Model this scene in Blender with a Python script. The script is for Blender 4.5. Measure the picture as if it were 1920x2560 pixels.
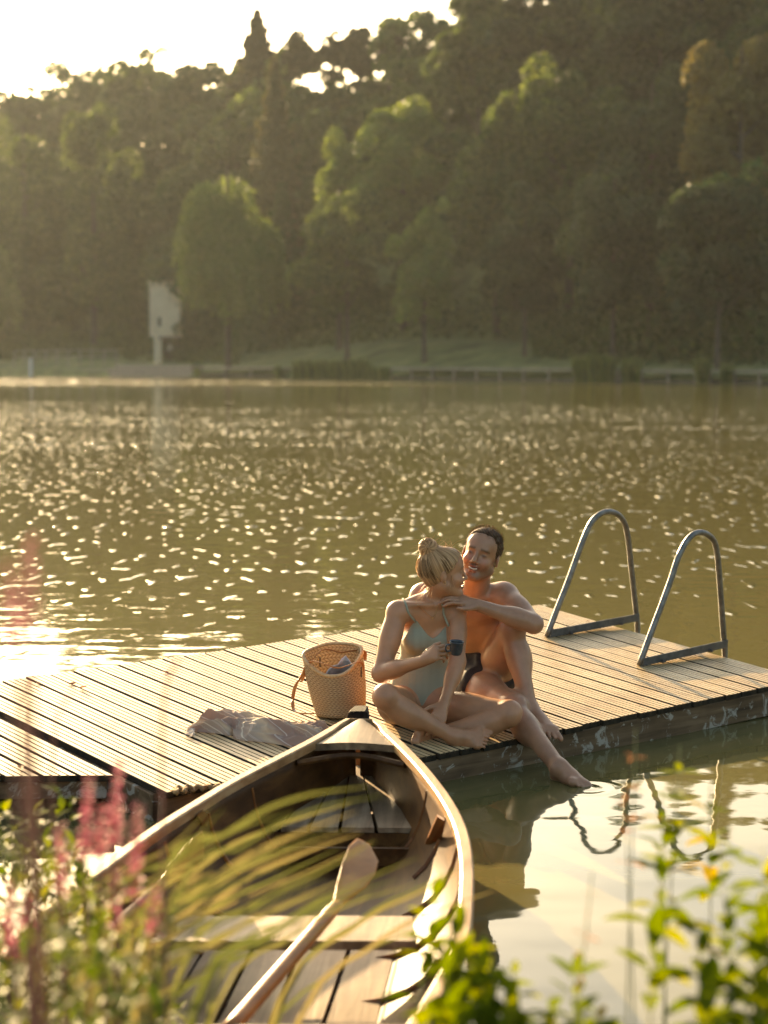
import bpy, math, random
import numpy as np
from mathutils import Vector
from math import sin, cos, pi, radians
random.seed(7); rng = np.random.default_rng(7)
SC = bpy.context.scene; COL = SC.collection
for o in list(bpy.data.objects): bpy.data.objects.remove(o)

# ------------------------------------------------------------------ camera, light, exposure
F_PX = 4660.0; HZ = 900.0; HC = 1.7596          # photo-pixel focal length, horizon row, camera height above the water
PITCH = math.atan((1280 - HZ) / F_PX)
cam_d = bpy.data.cameras.new('camera'); cam = bpy.data.objects.new('camera', cam_d); COL.objects.link(cam)
cam_d.sensor_fit = 'VERTICAL'; cam_d.sensor_height = 32; cam_d.sensor_width = 24; cam_d.lens = F_PX * 32 / 2560
cam.location = (0, 0, HC); cam.rotation_euler = (pi / 2 - PITCH, 0, 0)
cam_d.clip_start = .05; cam_d.clip_end = 4000
cam_d.dof.use_dof = True; cam_d.dof.focus_distance = 7.95; cam_d.dof.aperture_fstop = 2.3
cam_d.dof.aperture_blades = 0
SC.camera = cam
SUN_AZ, SUN_EL = radians(-21.5), radians(14.5)     # azimuth from +Y towards +X
world = bpy.data.worlds.new('World'); SC.world = world; world.use_nodes = True
wn = world.node_tree; bg = wn.nodes['Background']
sky = wn.nodes.new('ShaderNodeTexSky'); sky.sky_type = 'NISHITA'; sky.sun_disc = False
sky.sun_elevation = SUN_EL; sky.sun_rotation = SUN_AZ
sky.air_density = 1.0; sky.dust_density = 4.0; sky.ozone_density = .6
wn.links.new(sky.outputs[0], bg.inputs[0]); bg.inputs[1].default_value = .08
sl = bpy.data.lights.new('sun', 'SUN'); sl.energy = 5.0; sl.angle = radians(.55); sl.color = (1, .72, .42)
sun = bpy.data.objects.new('sun', sl); COL.objects.link(sun)
sd = Vector((sin(SUN_AZ) * cos(SUN_EL), cos(SUN_AZ) * cos(SUN_EL), sin(SUN_EL)))
sun.rotation_euler = sd.to_track_quat('Z', 'Y').to_euler(); sun.location = (0, 0, 100)
vs = SC.view_settings; vs.view_transform = 'Standard'; vs.look = 'None'; vs.exposure = 2.22; vs.gamma = 1
vs.use_white_balance = True; vs.white_balance_temperature = 6950; vs.white_balance_tint = 5
SC.cycles.max_bounces = 7; SC.cycles.diffuse_bounces = 3; SC.cycles.glossy_bounces = 3
SC.cycles.transmission_bounces = 4; SC.cycles.transparent_max_bounces = 6; SC.cycles.volume_bounces = 0
SC.cycles.sample_clamp_indirect = 6; SC.cycles.sample_clamp_direct = 0
SC.cycles.use_denoising = True
SC.cycles.caustics_reflective = False; SC.cycles.caustics_refractive = False

# ------------------------------------------------------------------ picture measurements -> places
def ray(x, y):
    c, s = cos(PITCH), sin(PITCH); X = (x - 960) / F_PX; Y = (y - 1280) / F_PX
    return np.array([X, -s * Y + c, -c * Y - s])
CAMP = np.array([0, 0, HC])
def P(x, y, Y): d = ray(x, y); return d * (Y / d[1]) + CAMP
def Z(x, y, z): d = ray(x, y); return d * ((z - HC) / d[2]) + CAMP
def nrm(v): v = np.asarray(v, float); return v / (np.linalg.norm(v) + 1e-12)
# the jetty's own tilted frame: it floats and dips towards the people sitting on its edge
JA = nrm([0.75936589, 0.6504974, 0.01471681]); JB = nrm([0.64850254, -0.75448199, -0.10100184])
JN = nrm(np.cross(JB, JA)); JN = JN if JN[2] > 0 else -JN
JO = np.array([-1.8394, 8.3269, HC - 1.46159]); BP = .1245; JL = 1.874
def DK(u, v, h=0.): return JO + JA * (BP * u) + JB * (JL * v) + JN * h
def D(x, y, h=0.):
    d = ray(x, y); o = JO + JN * h - CAMP; return d * ((o @ JN) / (d @ JN)) + CAMP
def onpl(x, y, P0, nn):
    d = ray(x, y); return d * (((P0 - CAMP) @ nn) / (d @ nn)) + CAMP

# ------------------------------------------------------------------ object helpers
def tag(o, label=None, cat=None, group=None, kind=None):
    if label: o['label'] = label
    if cat: o['category'] = cat
    if group: o['group'] = group
    if kind: o['kind'] = kind
    return o
def thing(name, loc, label, cat, group=None):
    o = bpy.data.objects.new(name, None); COL.objects.link(o); o.location = Vector(loc); o.empty_display_size = .1
    return tag(o, label, cat, group)
def wloc(o):
    l = np.zeros(3)
    while o is not None: l += np.array(o.location); o = o.parent
    return l
def mk(name, V, F, m, parent=None, smooth=False, attrs=None, base=None):
    V = np.asarray(V, np.float32).reshape(-1, 3)
    off = wloc(parent) if parent is not None else (np.array([(V[:, 0].min() + V[:, 0].max()) / 2, (V[:, 1].min() + V[:, 1].max()) / 2, V[:, 2].min()]) if base is None else np.asarray(base, float))
    me = bpy.data.meshes.new(name)
    if isinstance(F, np.ndarray) and F.ndim == 2:
        n, k = F.shape
        me.vertices.add(len(V)); me.vertices.foreach_set('co', (V - off).astype(np.float32).ravel())
        me.loops.add(n * k); me.loops.foreach_set('vertex_index', F.astype(np.int32).ravel())
        me.polygons.add(n); me.polygons.foreach_set('loop_start', np.arange(0, n * k, k, dtype=np.int32))
        me.update(calc_edges=True)
    else:
        me.from_pydata((V - off).tolist(), [], [list(map(int, f)) for f in F]); me.update()
    me.validate(clean_customdata=False)
    if smooth: me.polygons.foreach_set('use_smooth', np.ones(len(me.polygons), bool))
    for an, (ty, arr) in (attrs or {}).items():
        a = me.attributes.new(an, ty, 'POINT'); a.data.foreach_set('color' if ty == 'FLOAT_COLOR' else 'value', np.asarray(arr, np.float32).ravel())
    me.materials.append(m)
    o = bpy.data.objects.new(name, me); COL.objects.link(o)
    if parent is not None: o.parent = parent
    else: o.location = Vector(off)
    return o
class MB:
    def __init__(s): s.V = []; s.F = []; s.n = 0
    def add(s, V, F):
        V = np.asarray(V, float).reshape(-1, 3); s.V.append(V); s.F += [[i + s.n for i in f] for f in F]; s.n += len(V); return s
    def box(s, c, ex, ey, ez, bev=0):      # centre and three half-axis vectors
        c, ex, ey, ez = [np.asarray(q, float) for q in (c, ex, ey, ez)]
        if bev:
            V = []; L = [np.linalg.norm(q) for q in (ex, ey, ez)]; f = [max(0, 1 - bev / l) for l in L]
            for sx in (-1, 1):
                for sy in (-1, 1):
                    for sz in (-1, 1):
                        V += [c + sx * ex + sy * f[1] * ey + sz * f[2] * ez, c + sx * f[0] * ex + sy * ey + sz * f[2] * ez, c + sx * f[0] * ex + sy * f[1] * ey + sz * ez]
            idx = lambda x, y, z, k: ((x * 2 + y) * 2 + z) * 3 + k
            F = []
            for a in (0, 1):
                q = [idx(a, 0, 0, 0), idx(a, 1, 0, 0), idx(a, 1, 1, 0), idx(a, 0, 1, 0)]; F.append(q[::-1] if a == 0 else q)
                q = [idx(0, a, 0, 1), idx(0, a, 1, 1), idx(1, a, 1, 1), idx(1, a, 0, 1)]; F.append(q[::-1] if a == 0 else q)
                q = [idx(0, 0, a, 2), idx(1, 0, a, 2), idx(1, 1, a, 2), idx(0, 1, a, 2)]; F.append(q[::-1] if a == 0 else q)
                for b in (0, 1):
                    F.append([idx(a, b, 0, 0), idx(a, b, 1, 0), idx(a, b, 1, 1), idx(a, b, 0, 1)])
                    F.append([idx(a, 0, b, 0), idx(a, 1, b, 0), idx(a, 1, b, 2), idx(a, 0, b, 2)])
                    F.append([idx(0, a, b, 1), idx(1, a, b, 1), idx(1, a, b, 2), idx(0, a, b, 2)])
                    for d in (0, 1): F.append([idx(a, b, d, 0), idx(a, b, d, 1), idx(a, b, d, 2)])
            return s.add(V, F)
        V = [c + i * ex + j * ey + k * ez for i in (-1, 1) for j in (-1, 1) for k in (-1, 1)]
        return s.add(V, [(0, 1, 3, 2), (4, 6, 7, 5), (0, 4, 5, 1), (2, 3, 7, 6), (0, 2, 6, 4), (1, 5, 7, 3)])
    def abox(s, x0, x1, y0, y1, z0, z1, bev=0):
        return s.box(((x0 + x1) / 2, (y0 + y1) / 2, (z0 + z1) / 2), ((x1 - x0) / 2, 0, 0), (0, (y1 - y0) / 2, 0), (0, 0, (z1 - z0) / 2), bev)
    def tube(s, pts, r, n=8, flat=None, cap=True):       # flat=(axis vec, factor): squashed section
        pts = np.asarray(pts, float); m = len(pts); rr = np.full(m, r) if np.isscalar(r) else np.asarray(r, float)
        T = np.gradient(pts, axis=0); T /= np.linalg.norm(T, axis=1)[:, None] + 1e-12
        up = np.array([0, 0, 1.]) if abs(T[0][2]) < .9 else np.array([1., 0, 0]); N = nrm(np.cross(T[0], up)); V = []
        for i in range(m):
            N = nrm(N - T[i] * (N @ T[i])); B = np.cross(T[i], N)
            if flat is not None:
                fa = nrm(flat[0] - T[i] * (np.asarray(flat[0]) @ T[i])); fb = np.cross(T[i], fa); A1, B1 = fa * flat[1], fb
            else: A1, B1 = N, B
            for k in range(n): V.append(pts[i] + rr[i] * (cos(2 * pi * k / n) * A1 + sin(2 * pi * k / n) * B1))
        F = [(i * n + k, i * n + (k + 1) % n, (i + 1) * n + (k + 1) % n, (i + 1) * n + k) for i in range(m - 1) for k in range(n)]
        if cap: F += [tuple(range(n))[::-1], tuple(range((m - 1) * n, m * n))]
        return s.add(V, F)
    def loft(s, rings, cap=False, close=True):
        n = len(rings[0]); V = np.concatenate([np.asarray(r, float) for r in rings]); m = len(rings)
        kk = range(n) if close else range(n - 1)
        F = [(i * n + k, i * n + (k + 1) % n, (i + 1) * n + (k + 1) % n, (i + 1) * n + k) for i in range(m - 1) for k in kk]
        if cap: F += [tuple(range(n))[::-1], tuple(range((m - 1) * n, m * n))]
        return s.add(V, F)
    def build(s, name, m, parent=None, smooth=False, **kw): return mk(name, np.concatenate(s.V), s.F, m, parent, smooth, **kw)
def crv(pts, n=30):       # Catmull-Rom through points (any dimension)
    p = np.asarray(pts, float); p = np.vstack([2 * p[0] - p[1], p, 2 * p[-1] - p[-2]]); m = len(p) - 3; out = []
    for t in np.linspace(0, m - 1e-6, n):
        i = int(t); f = t - i; a, b, c, d = p[i:i + 4]
        out.append(.5 * ((2 * b) + (-a + c) * f + (2 * a - 5 * b + 4 * c - d) * f * f + (-a + 3 * b - 3 * c + d) * f ** 3))
    return np.array(out)

# ------------------------------------------------------------------ materials
def nt(name):
    m = bpy.data.materials.new(name); m.use_nodes = True; t = m.node_tree
    return m, t, t.nodes['Principled BSDF']
def N(t, ty, **kw):
    n = t.nodes.new('ShaderNode' + ty)
    for k, v in kw.items():
        if k in n.inputs: n.inputs[k].default_value = v
        else: setattr(n, k, v)
    return n
def coords(t, scale=(1, 1, 1), rot=(0, 0, 0), src='Object'):
    c = N(t, 'TexCoord'); mp = N(t, 'Mapping'); mp.inputs['Scale'].default_value = scale; mp.inputs['Rotation'].default_value = rot
    t.links.new(c.outputs[src], mp.inputs['Vector']); return mp.outputs[0]
def ramp(t, fac, stops):
    r = N(t, 'ValToRGB'); e = r.color_ramp.elements
    e[0].position, e[0].color = stops[0][0], (*stops[0][1], 1); e[1].position, e[1].color = stops[-1][0], (*stops[-1][1], 1)
    for p_, c_ in stops[1:-1]: q = e.new(p_); q.color = (*c_, 1)
    t.links.new(fac, r.inputs[0]); return r.outputs[0]
def noise(t, vec, sc, det=4, rough=.55, dist=0):
    n = N(t, 'TexNoise'); n.inputs['Scale'].default_value = sc; n.inputs['Detail'].default_value = det; n.inputs['Roughness'].default_value = rough; n.inputs['Distortion'].default_value = dist
    t.links.new(vec, n.inputs['Vector']); return n.outputs['Fac']
def mixc(t, a, b, f, mode='MIX'):
    m = N(t, 'Mix', data_type='RGBA', blend_type=mode)
    for i, q in ((6, a), (7, b), (0, f)):
        if hasattr(q, 'is_output') or hasattr(q, 'links'): t.links.new(q, m.inputs[i])
        else: m.inputs[i].default_value = q if i == 0 else (*q, 1)
    return m.outputs[2]
def bump(t, b, h, dist, strength=1.):
    n = N(t, 'Bump'); n.inputs['Distance'].default_value = dist; n.inputs['Strength'].default_value = strength
    t.links.new(h, n.inputs['Height']); t.links.new(n.outputs[0], b.inputs['Normal']); return n
def pmat(name, c1, c2, sc=8, rough=.6, bmp=.002, stretch=(1, 1, 1), rot=(0, 0, 0), metal=0, c3=None, det=5, rnd=0, spec=.5, lo=.3, hi=.7):
    m, t, b = nt(name); v = coords(t, stretch, rot); n = noise(t, v, sc, det)
    c = ramp(t, n, [(lo, c1)] + ([((lo + hi) / 2, c3)] if c3 else []) + [(hi, c2)])
    if rnd:
        oi = N(t, 'ObjectInfo'); mr = N(t, 'MapRange'); mr.inputs[3].default_value = 1 - rnd; mr.inputs[4].default_value = 1 + rnd
        t.links.new(oi.outputs['Random'], mr.inputs[0]); hs = N(t, 'HueSaturation'); t.links.new(mr.outputs[0], hs.inputs['Value']); t.links.new(c, hs.inputs['Color']); c = hs.outputs[0]
    t.links.new(c, b.inputs['Base Color']); b.inputs['Roughness'].default_value = rough; b.inputs['Metallic'].default_value = metal
    b.inputs['Specular IOR Level'].default_value = spec
    if bmp: bump(t, b, n, bmp)
    return m
def leafmat(name, ca, cb, trans=.5, attr=True, cc=None):   # colour runs with the 'var' attribute, leaf by leaf
    m, t, b = nt(name); a = N(t, 'Attribute', attribute_name='var')
    c = ramp(t, a.outputs['Fac'], [(0, ca)] + ([(.6, cc)] if cc else []) + [(1, cb)])
    t.links.new(c, b.inputs['Base Color']); b.inputs['Roughness'].default_value = .6; b.inputs['Specular IOR Level'].default_value = .15
    tr = N(t, 'BsdfTranslucent'); hs = N(t, 'HueSaturation'); hs.inputs['Value'].default_value = 1.25; hs.inputs['Saturation'].default_value = 1.15; hs.inputs['Hue'].default_value = .485
    t.links.new(c, hs.inputs['Color']); t.links.new(hs.outputs[0], tr.inputs[0])
    mx = N(t, 'MixShader'); mx.inputs[0].default_value = trans; t.links.new(b.outputs[0], mx.inputs[1]); t.links.new(tr.outputs[0], mx.inputs[2])
    t.links.new(mx.outputs[0], t.nodes['Material Output'].inputs[0]); return m

# wood aligned with the jetty boards: long grain along JB
ROTB = math.atan2(JB[1], JB[0]); ROTA = math.atan2(JA[1], JA[0])
def woodmat(name, cols, grain=60, rough=.55, rotz=0., bmp=.0015, rnd=.12, wet=None, spec=.4):
    m, t, b = nt(name); c = N(t, 'TexCoord'); vr = N(t, 'VectorRotate'); vr.rotation_type = 'Z_AXIS'; vr.inputs['Angle'].default_value = -rotz
    t.links.new(c.outputs['Object'], vr.inputs['Vector']); mp = N(t, 'Mapping'); mp.inputs['Scale'].default_value = (.06, 1, 1); t.links.new(vr.outputs[0], mp.inputs[0])
    oi = N(t, 'ObjectInfo'); vm = N(t, 'VectorMath', operation='ADD'); sc = N(t, 'VectorMath', operation='SCALE'); sc.inputs['Scale'].default_value = 37
    cx = N(t, 'CombineXYZ')
    for i in range(3): t.links.new(oi.outputs['Random'], cx.inputs[i])
    t.links.new(cx.outputs[0], sc.inputs[0]); t.links.new(mp.outputs[0], vm.inputs[0]); t.links.new(sc.outputs[0], vm.inputs[1])
    g = noise(t, vm.outputs[0], grain, 6, .6, .4); big = noise(t, vr.outputs[0], 3.5, 4)
    mm = N(t, 'Math', operation='MULTIPLY_ADD'); t.links.new(g, mm.inputs[0]); mm.inputs[1].default_value = .6; ad = N(t, 'Math', operation='MULTIPLY'); t.links.new(big, ad.inputs[0]); ad.inputs[1].default_value = .4
    t.links.new(ad.outputs[0], mm.inputs[2]); col = ramp(t, mm.outputs[0], cols)
    mr = N(t, 'MapRange'); mr.inputs[3].default_value = 1 - rnd; mr.inputs[4].default_value = 1 + rnd; t.links.new(oi.outputs['Random'], mr.inputs[0])
    hs = N(t, 'HueSaturation'); t.links.new(mr.outputs[0], hs.inputs['Value']); t.links.new(col, hs.inputs['Color']); out = hs.outputs[0]
    if wet:
        w = noise(t, vr.outputs[0], wet[0], 5, .65, .8); wf = ramp(t, w, [(wet[1], (0, 0, 0)), (wet[1] + .05, (1, 1, 1))]); out = mixc(t, out, wet[2], wf)
    t.links.new(out, b.inputs['Base Color']); b.inputs['Roughness'].default_value = rough; b.inputs['Specular IOR Level'].default_value = spec
    bump(t, b, g, bmp); return m
M = {}
M['deck'] = woodmat('deck_wood', [(.3, (.24, .14, .055)), (.46, (.47, .32, .15)), (.7, (.66, .50, .28))], 50, .45, ROTB, .0012, .14, spec=.5)
M['fascia'] = woodmat('fascia_wood', [(.3, (.045, .028, .016)), (.5, (.14, .090, .050)), (.7, (.27, .18, .105))], 26, .7, ROTA, .003, .05, wet=(11, .56, (.34, .31, .26)), spec=.15)
M['side_shade'] = pmat('board_side_shade', (.010, .008, .005), (.045, .034, .02), 30, .9, .001, spec=.2)  # near-black colour standing in for the shade in the board gaps
M['groove'] = pmat('board_groove', (.07, .045, .02), (.17, .12, .06), 30, .8, .001, spec=.2)  # mid-dark tone: shade of the grooves put into the colour
M['endgrain'] = pmat('wood_end', (.03, .022, .014), (.12, .085, .05), 40, .8, .002)
M['float'] = pmat('float_grey', (.10, .11, .11), (.17, .18, .18), 12, .45, .001)
M['steel'] = pmat('galvanised_steel', (.11, .11, .105), (.22, .215, .20), 30, .42, .0006, metal=.85)
M['steel2'] = pmat('dull_steel', (.08, .08, .078), (.16, .16, .155), 25, .55, .0008, metal=.6)

# ------------------------------------------------------------------ water
def make_water():
    m, t, b = nt('lake_water')
    b.inputs['Base Color'].default_value = (.115, .100, .036, 1); b.inputs['IOR'].default_value = 1.33
    g = N(t, 'NewGeometry'); pos = g.outputs['Position']
    sep = N(t, 'SeparateXYZ'); t.links.new(pos, sep.inputs[0])
    def mth(op, a, b_=None, c_=None):
        q = N(t, 'Math', operation=op)
        for i, v_ in enumerate((a, b_, c_)):
            if v_ is None: continue
            if isinstance(v_, (int, float)): q.inputs[i].default_value = v_
            else: t.links.new(v_, q.inputs[i])
        return q.outputs[0]
    def mr(a, x0, x1, y0, y1, sm=True):
        q = N(t, 'MapRange'); q.interpolation_type = 'SMOOTHSTEP' if sm else 'LINEAR'; t.links.new(a, q.inputs[0])
        for i, v_ in zip((1, 2, 3, 4), (x0, x1, y0, y1)): q.inputs[i].default_value = v_
        return q.outputs[0]
    def mapped(sx, sy, rz=0.): q = N(t, 'Mapping'); q.inputs['Scale'].default_value = (sx, sy, 1); q.inputs['Rotation'].default_value = (0, 0, rz); t.links.new(pos, q.inputs[0]); return q.outputs[0]
    Yp = sep.outputs[1]
    ripple = mth('MULTIPLY_ADD', noise(t, mapped(1, 1, .15), 7, 2, .5, .4), .0022, mth('MULTIPLY', noise(t, mapped(1, 1, .4), 2.2, 2, .5), .006))
    peakA = mr(noise(t, mapped(10, 2.8, .1), 1.0, 0, .5, 0), .665, .90, 0, .040, False)
    peakB = mr(noise(t, mapped(7.0, 1.15, -.08), 1.0, 0, .5, 0), .60, .88, 0, .062, False)
    peakC = mth('MULTIPLY', mr(noise(t, mapped(.9, .16, .05), 1.0, 2, .5, .2), .50, .80, 0, .42, False), mr(Yp, 122, 136, 0, 1))
    wa = mth('MULTIPLY', mr(Yp, 10, 22, 0, 1), mr(Yp, 40, 75, 1, .3)); wb = mr(Yp, 24, 50, 0, 1)
    gust = noise(t, mapped(.10, .24), 1.0, 3, .6); gm = mr(gust, .38, .60, .30, 1.25)
    lee = mth('MAXIMUM', mr(Yp, 70, 88, 1, .12), mr(Yp, 118, 128, 0, 1.2))
    peaks = mth('MULTIPLY', mth('ADD', mth('MULTIPLY', peakA, wa), mth('MULTIPLY', peakB, wb)), mth('MULTIPLY', gm, lee)); peaks = mth('ADD', peaks, peakC)
    rip = mth('MULTIPLY', ripple, mr(Yp, 8.5, 16, .15, 1))
    calm = mth('MULTIPLY_ADD', noise(t, mapped(.35, 1, -.25), 1.7, 2, .5, .3), .0048, mth('MULTIPLY', noise(t, mapped(1, 1), 1.3, 2, .5), .003))
    class _o: pass
    ad = _o(); ad.outputs = [mth('ADD', mth('ADD', peaks, rip), calm)]
    def mad(a, k): return mth('MULTIPLY', a, k)
    # rings spreading from the foot in the water
    vd = N(t, 'VectorMath', operation='DISTANCE'); t.links.new(pos, vd.inputs[0]); vd.inputs[1].default_value = (.83, 7.58, 0)
    wv = mad(vd.outputs['Value'], 60); sn = N(t, 'Math', operation='SINE'); t.links.new(wv, sn.inputs[0])
    dec = N(t, 'MapRange'); dec.inputs[1].default_value = .04; dec.inputs[2].default_value = .2; dec.inputs[3].default_value = .0007; dec.inputs[4].default_value = 0; t.links.new(vd.outputs['Value'], dec.inputs[0])
    rg = N(t, 'Math', operation='MULTIPLY_ADD'); t.links.new(sn.outputs[0], rg.inputs[0]); t.links.new(dec.outputs[0], rg.inputs[1]); t.links.new(ad.outputs[0], rg.inputs[2])
    bump(t, b, rg.outputs[0], 1.0)
    t.links.new(mr(Yp, 119, 135, .03, .13), b.inputs['Roughness']); b.inputs['Specular IOR Level'].default_value = .5
    o = MB().add([(-400, -20, 0), (400, -20, 0), (400, 190, 0), (-400, 190, 0)], [(0, 1, 2, 3)]).build('water', m)
    tag(o, 'rippling olive green lake water with sun glitter', 'water', kind='structure')
make_water()
# ------------------------------------------------------------------ far shore: terrain
SHX = [-140, -54.4, -26.7, 0, 28.2, 60, 90]; SHY = [340, 264, 222, 178, 137, 95, 70]
def ysh(X): return np.interp(X, SHX, SHY)
SKX = [-400, 0, 190, 235, 410, 600, 740, 900, 1000, 1100, 2400]; SKY = [215, 205, 175, 185, 140, 120, 120, 115, 95, 0, -260]
def ground(X, Y):
    X = np.asarray(X, float); Y = np.asarray(Y, float); e = Y - ysh(X); px = 960 + F_PX * X / np.maximum(Y, 1)
    Yr = Y - e + 64; zr = (HZ - np.interp(px, SKX, SKY)) / F_PX * Yr + HC - 15
    lo = .35 + np.clip(e, 0, 26) * .13 + .7 * np.sin(X * .13 + 1) * np.clip(e / 20, 0, 1)
    t = np.clip((e - 24) / 40, 0, 1); t = t * t * (3 - 2 * t) * .5 + t * .5
    z = lo + t * (zr - 4) + np.clip(e - 64, 0, 200) * .03
    return np.where(e < 0, -1.0, z)
def make_terrain():
    xs = np.linspace(-160, 110, 136); es = np.concatenate([[-3, -.05, 0], np.linspace(1, 26, 14), np.linspace(28, 66, 20), [75, 90, 120, 170, 260]])
    V = []; 
    for e in es:
        for X in xs:
            Y = ysh(X) + e; V.append((X, Y, float(ground(X, Y)) + (rng.normal() * .12 if e > 2 else 0)))
    n = len(xs); F = [(i * n + j, i * n + j + 1, (i + 1) * n + j + 1, (i + 1) * n + j) for i in range(len(es) - 1) for j in range(n - 1)]
    m = pmat('meadow_ground', (.045, .070, .018), (.17, .18, .055), .35, .95, .05, c3=(.10, .125, .035))
    tag(mk('hillside', V, F, m, smooth=True), 'grassy lake bank rising into a wooded hillside', 'hillside', kind='structure')
make_terrain()

# ------------------------------------------------------------------ trees
def leaves(Pn, out, size, var, droop=0., asp=1.6):
    """one small quad per point; out = outward direction"""
    n = len(Pn); r = rng.normal(size=(n, 3)); nn = r / np.linalg.norm(r, axis=1)[:, None] + out * .5; nn /= np.linalg.norm(nn, axis=1)[:, None]
    t = np.cross(nn, rng.normal(size=(n, 3))); t[:, 2] -= droop; t -= nn * (t * nn).sum(1)[:, None]; t /= np.linalg.norm(t, axis=1)[:, None]; b = np.cross(nn, t)
    s = size * rng.uniform(.6, 1.3, (n, 1)); h = s * asp / 2; w = s / 2
    V = np.stack([Pn - t * h, Pn + b * w, Pn + t * h, Pn - b * w], 1).reshape(-1, 3)
    F = np.arange(n * 4).reshape(n, 4); return V, F, np.repeat(var, 4)
def lobes_crown(c, rx, ry, rz, nl, nq, size, seed, low=-.75, lobr=(.2, .36)):
    R = np.random.default_rng(seed); C = []; Rr = []
    for i in range(nl):
        d = R.normal(size=3); d /= np.linalg.norm(d); d[2] = max(d[2], low); q = R.uniform(.35, .82)
        C.append(c + d * q * np.array([rx, ry, rz])); s = R.uniform(*lobr); Rr.append(np.array([rx, ry, rz * .8]) * s)
    C = np.array(C); Rr = np.array(Rr); w = (Rr.prod(1)) ** (2 / 3); w /= w.sum(); k = R.choice(nl, nq, p=w)
    d = R.normal(size=(nq, 3)); d /= np.linalg.norm(d, axis=1)[:, None]; d[:, 2] = np.where(d[:, 2] < -.15, -d[:, 2], d[:, 2])
    rad = 1.05 - .4 * R.random((nq, 1)) ** 2.2; Pn = C[k] + d * Rr[k] * rad
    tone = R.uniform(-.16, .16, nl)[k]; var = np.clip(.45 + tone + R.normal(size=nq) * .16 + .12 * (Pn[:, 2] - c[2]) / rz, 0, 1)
    return leaves(Pn, d, size, var)
def conifer_crown(base, h, r, nq, size, seed, gap=.5, droop=.25):
    R = np.random.default_rng(seed); nt_ = int(h / 1.1); lv = R.integers(0, nt_, nq); t = (lv + .5) / nt_; t = .12 + .88 * t
    ang = R.uniform(0, 2 * pi, nq); nb = 9; ang = np.round((ang + lv * .7) * nb / (2 * pi)) * 2 * pi / nb - lv * .7 + R.normal(size=nq) * .11
    rr = np.sqrt(R.uniform(.02, 1, nq)); rmax = r * (1 - t) ** .85 * (1 + .25 * np.sin(lv * 2.3 + ang))+.15
    Pn = np.stack([cos_(ang) * rr * rmax, sin_(ang) * rr * rmax, h * t - droop * rr * rmax + R.normal(size=nq) * .12 * h / 12], 1) + base
    out = np.stack([cos_(ang), sin_(ang), .4 + 0 * ang], 1); var = np.clip(.4 + R.normal(size=nq) * .18, 0, 1); return leaves(Pn, out, size, var)
cos_, sin_ = np.cos, np.sin
def weeping_crown(c, rx, ry, rz, ns, size, seed):
    R = np.random.default_rng(seed); PP = []; OO = []; VV = []
    nl = 26; LC = []
    for i in range(nl):
        d = R.normal(size=3); d /= np.linalg.norm(d); d[2] = abs(d[2]) * 1.25 - .72; LC.append((c + d * R.uniform(.35, .8) * np.array([rx, ry, rz]), R.uniform(.25, .42)))
    for i in range(ns):
        lc, lr = LC[R.integers(nl)]; d = R.normal(size=3); d /= np.linalg.norm(d); d[2] = abs(d[2]); p = lc + d * lr * np.array([rx, ry, rz * .8])
        L = R.uniform(1.0, 4.6) * (.5 + .5 * R.random()); k = int(5 + L * 7); tt = np.linspace(0, 1, k)[:, None]
        o = np.array([d[0], d[1], 0]); q = p + o * (tt * .5) + np.array([0, 0, -1.]) * (tt ** 1.2 * L) + R.normal(size=(k, 3)) * .16
        PP.append(q); OO.append(np.repeat((o + [0, 0, .2])[None], k, 0)); VV.append(np.full(k, .5 + R.normal() * .13) + R.normal(size=k) * .1)
    PP = np.concatenate(PP); return leaves(PP, np.concatenate(OO), size, np.clip(np.concatenate(VV), 0, 1), droop=1.5)
def trunk_mb(base, h, r, seed, limbs=7, spread=3., lean=0):
    R = random.Random(seed); mb = MB(); base = np.asarray(base, float)
    pts = crv([base - [0, 0, .5], base + [lean * .3, 0, h * .35], base + [lean, .2, h * .7], base + [lean * 1.1, 0, h]], 10); mb.tube(pts, np.linspace(r * 1.15, r * .2, 10), 7)
    for i in range(limbs):
        z = h * R.uniform(.28, .8); a = R.uniform(0, 2 * pi); s = spread * R.uniform(.6, 1) * (1.1 - z / h); p = base + np.array([lean * z / h, 0, z])
        mb.tube(crv([p, p + [cos(a) * s * .5, sin(a) * s * .5, s * .35], p + [cos(a) * s, sin(a) * s, s * .8]], 6), np.linspace(r * .42, r * .08, 6), 5)
    return mb
M['leaf_mid'] = leafmat('leaf_mid', (.036, .062, .021), (.17, .205, .056), .38, cc=(.085, .118, .036))
M['leaf_warm'] = leafmat('leaf_warm', (.08, .075, .03), (.21, .19, .065), .33, cc=(.16, .14, .045))
M['leaf_dark'] = leafmat('leaf_dark', (.022, .038, .019), (.085, .115, .044), .33, cc=(.046, .068, .028))
M['leaf_light'] = leafmat('leaf_light', (.075, .12, .032), (.25, .29, .08), .32, cc=(.155, .205, .055))
M['needle'] = leafmat('needle', (.03, .038, .02), (.09, .09, .04), .3, cc=(.055, .06, .026))
M['larch'] = leafmat('larch', (.06, .065, .03), (.19, .18, .075), .35, cc=(.11, .11, .045))
M['bark'] = pmat('bark', (.035, .028, .02), (.10, .085, .065), 5, .95, .02, (1, 1, .25))
M['bark_pale'] = pmat('bark_pale', (.10, .09, .07), (.35, .33, .28), 2.2, .85, .01, (1, 1, .5))
GRP = 'trees along and above the far shore'
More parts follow.
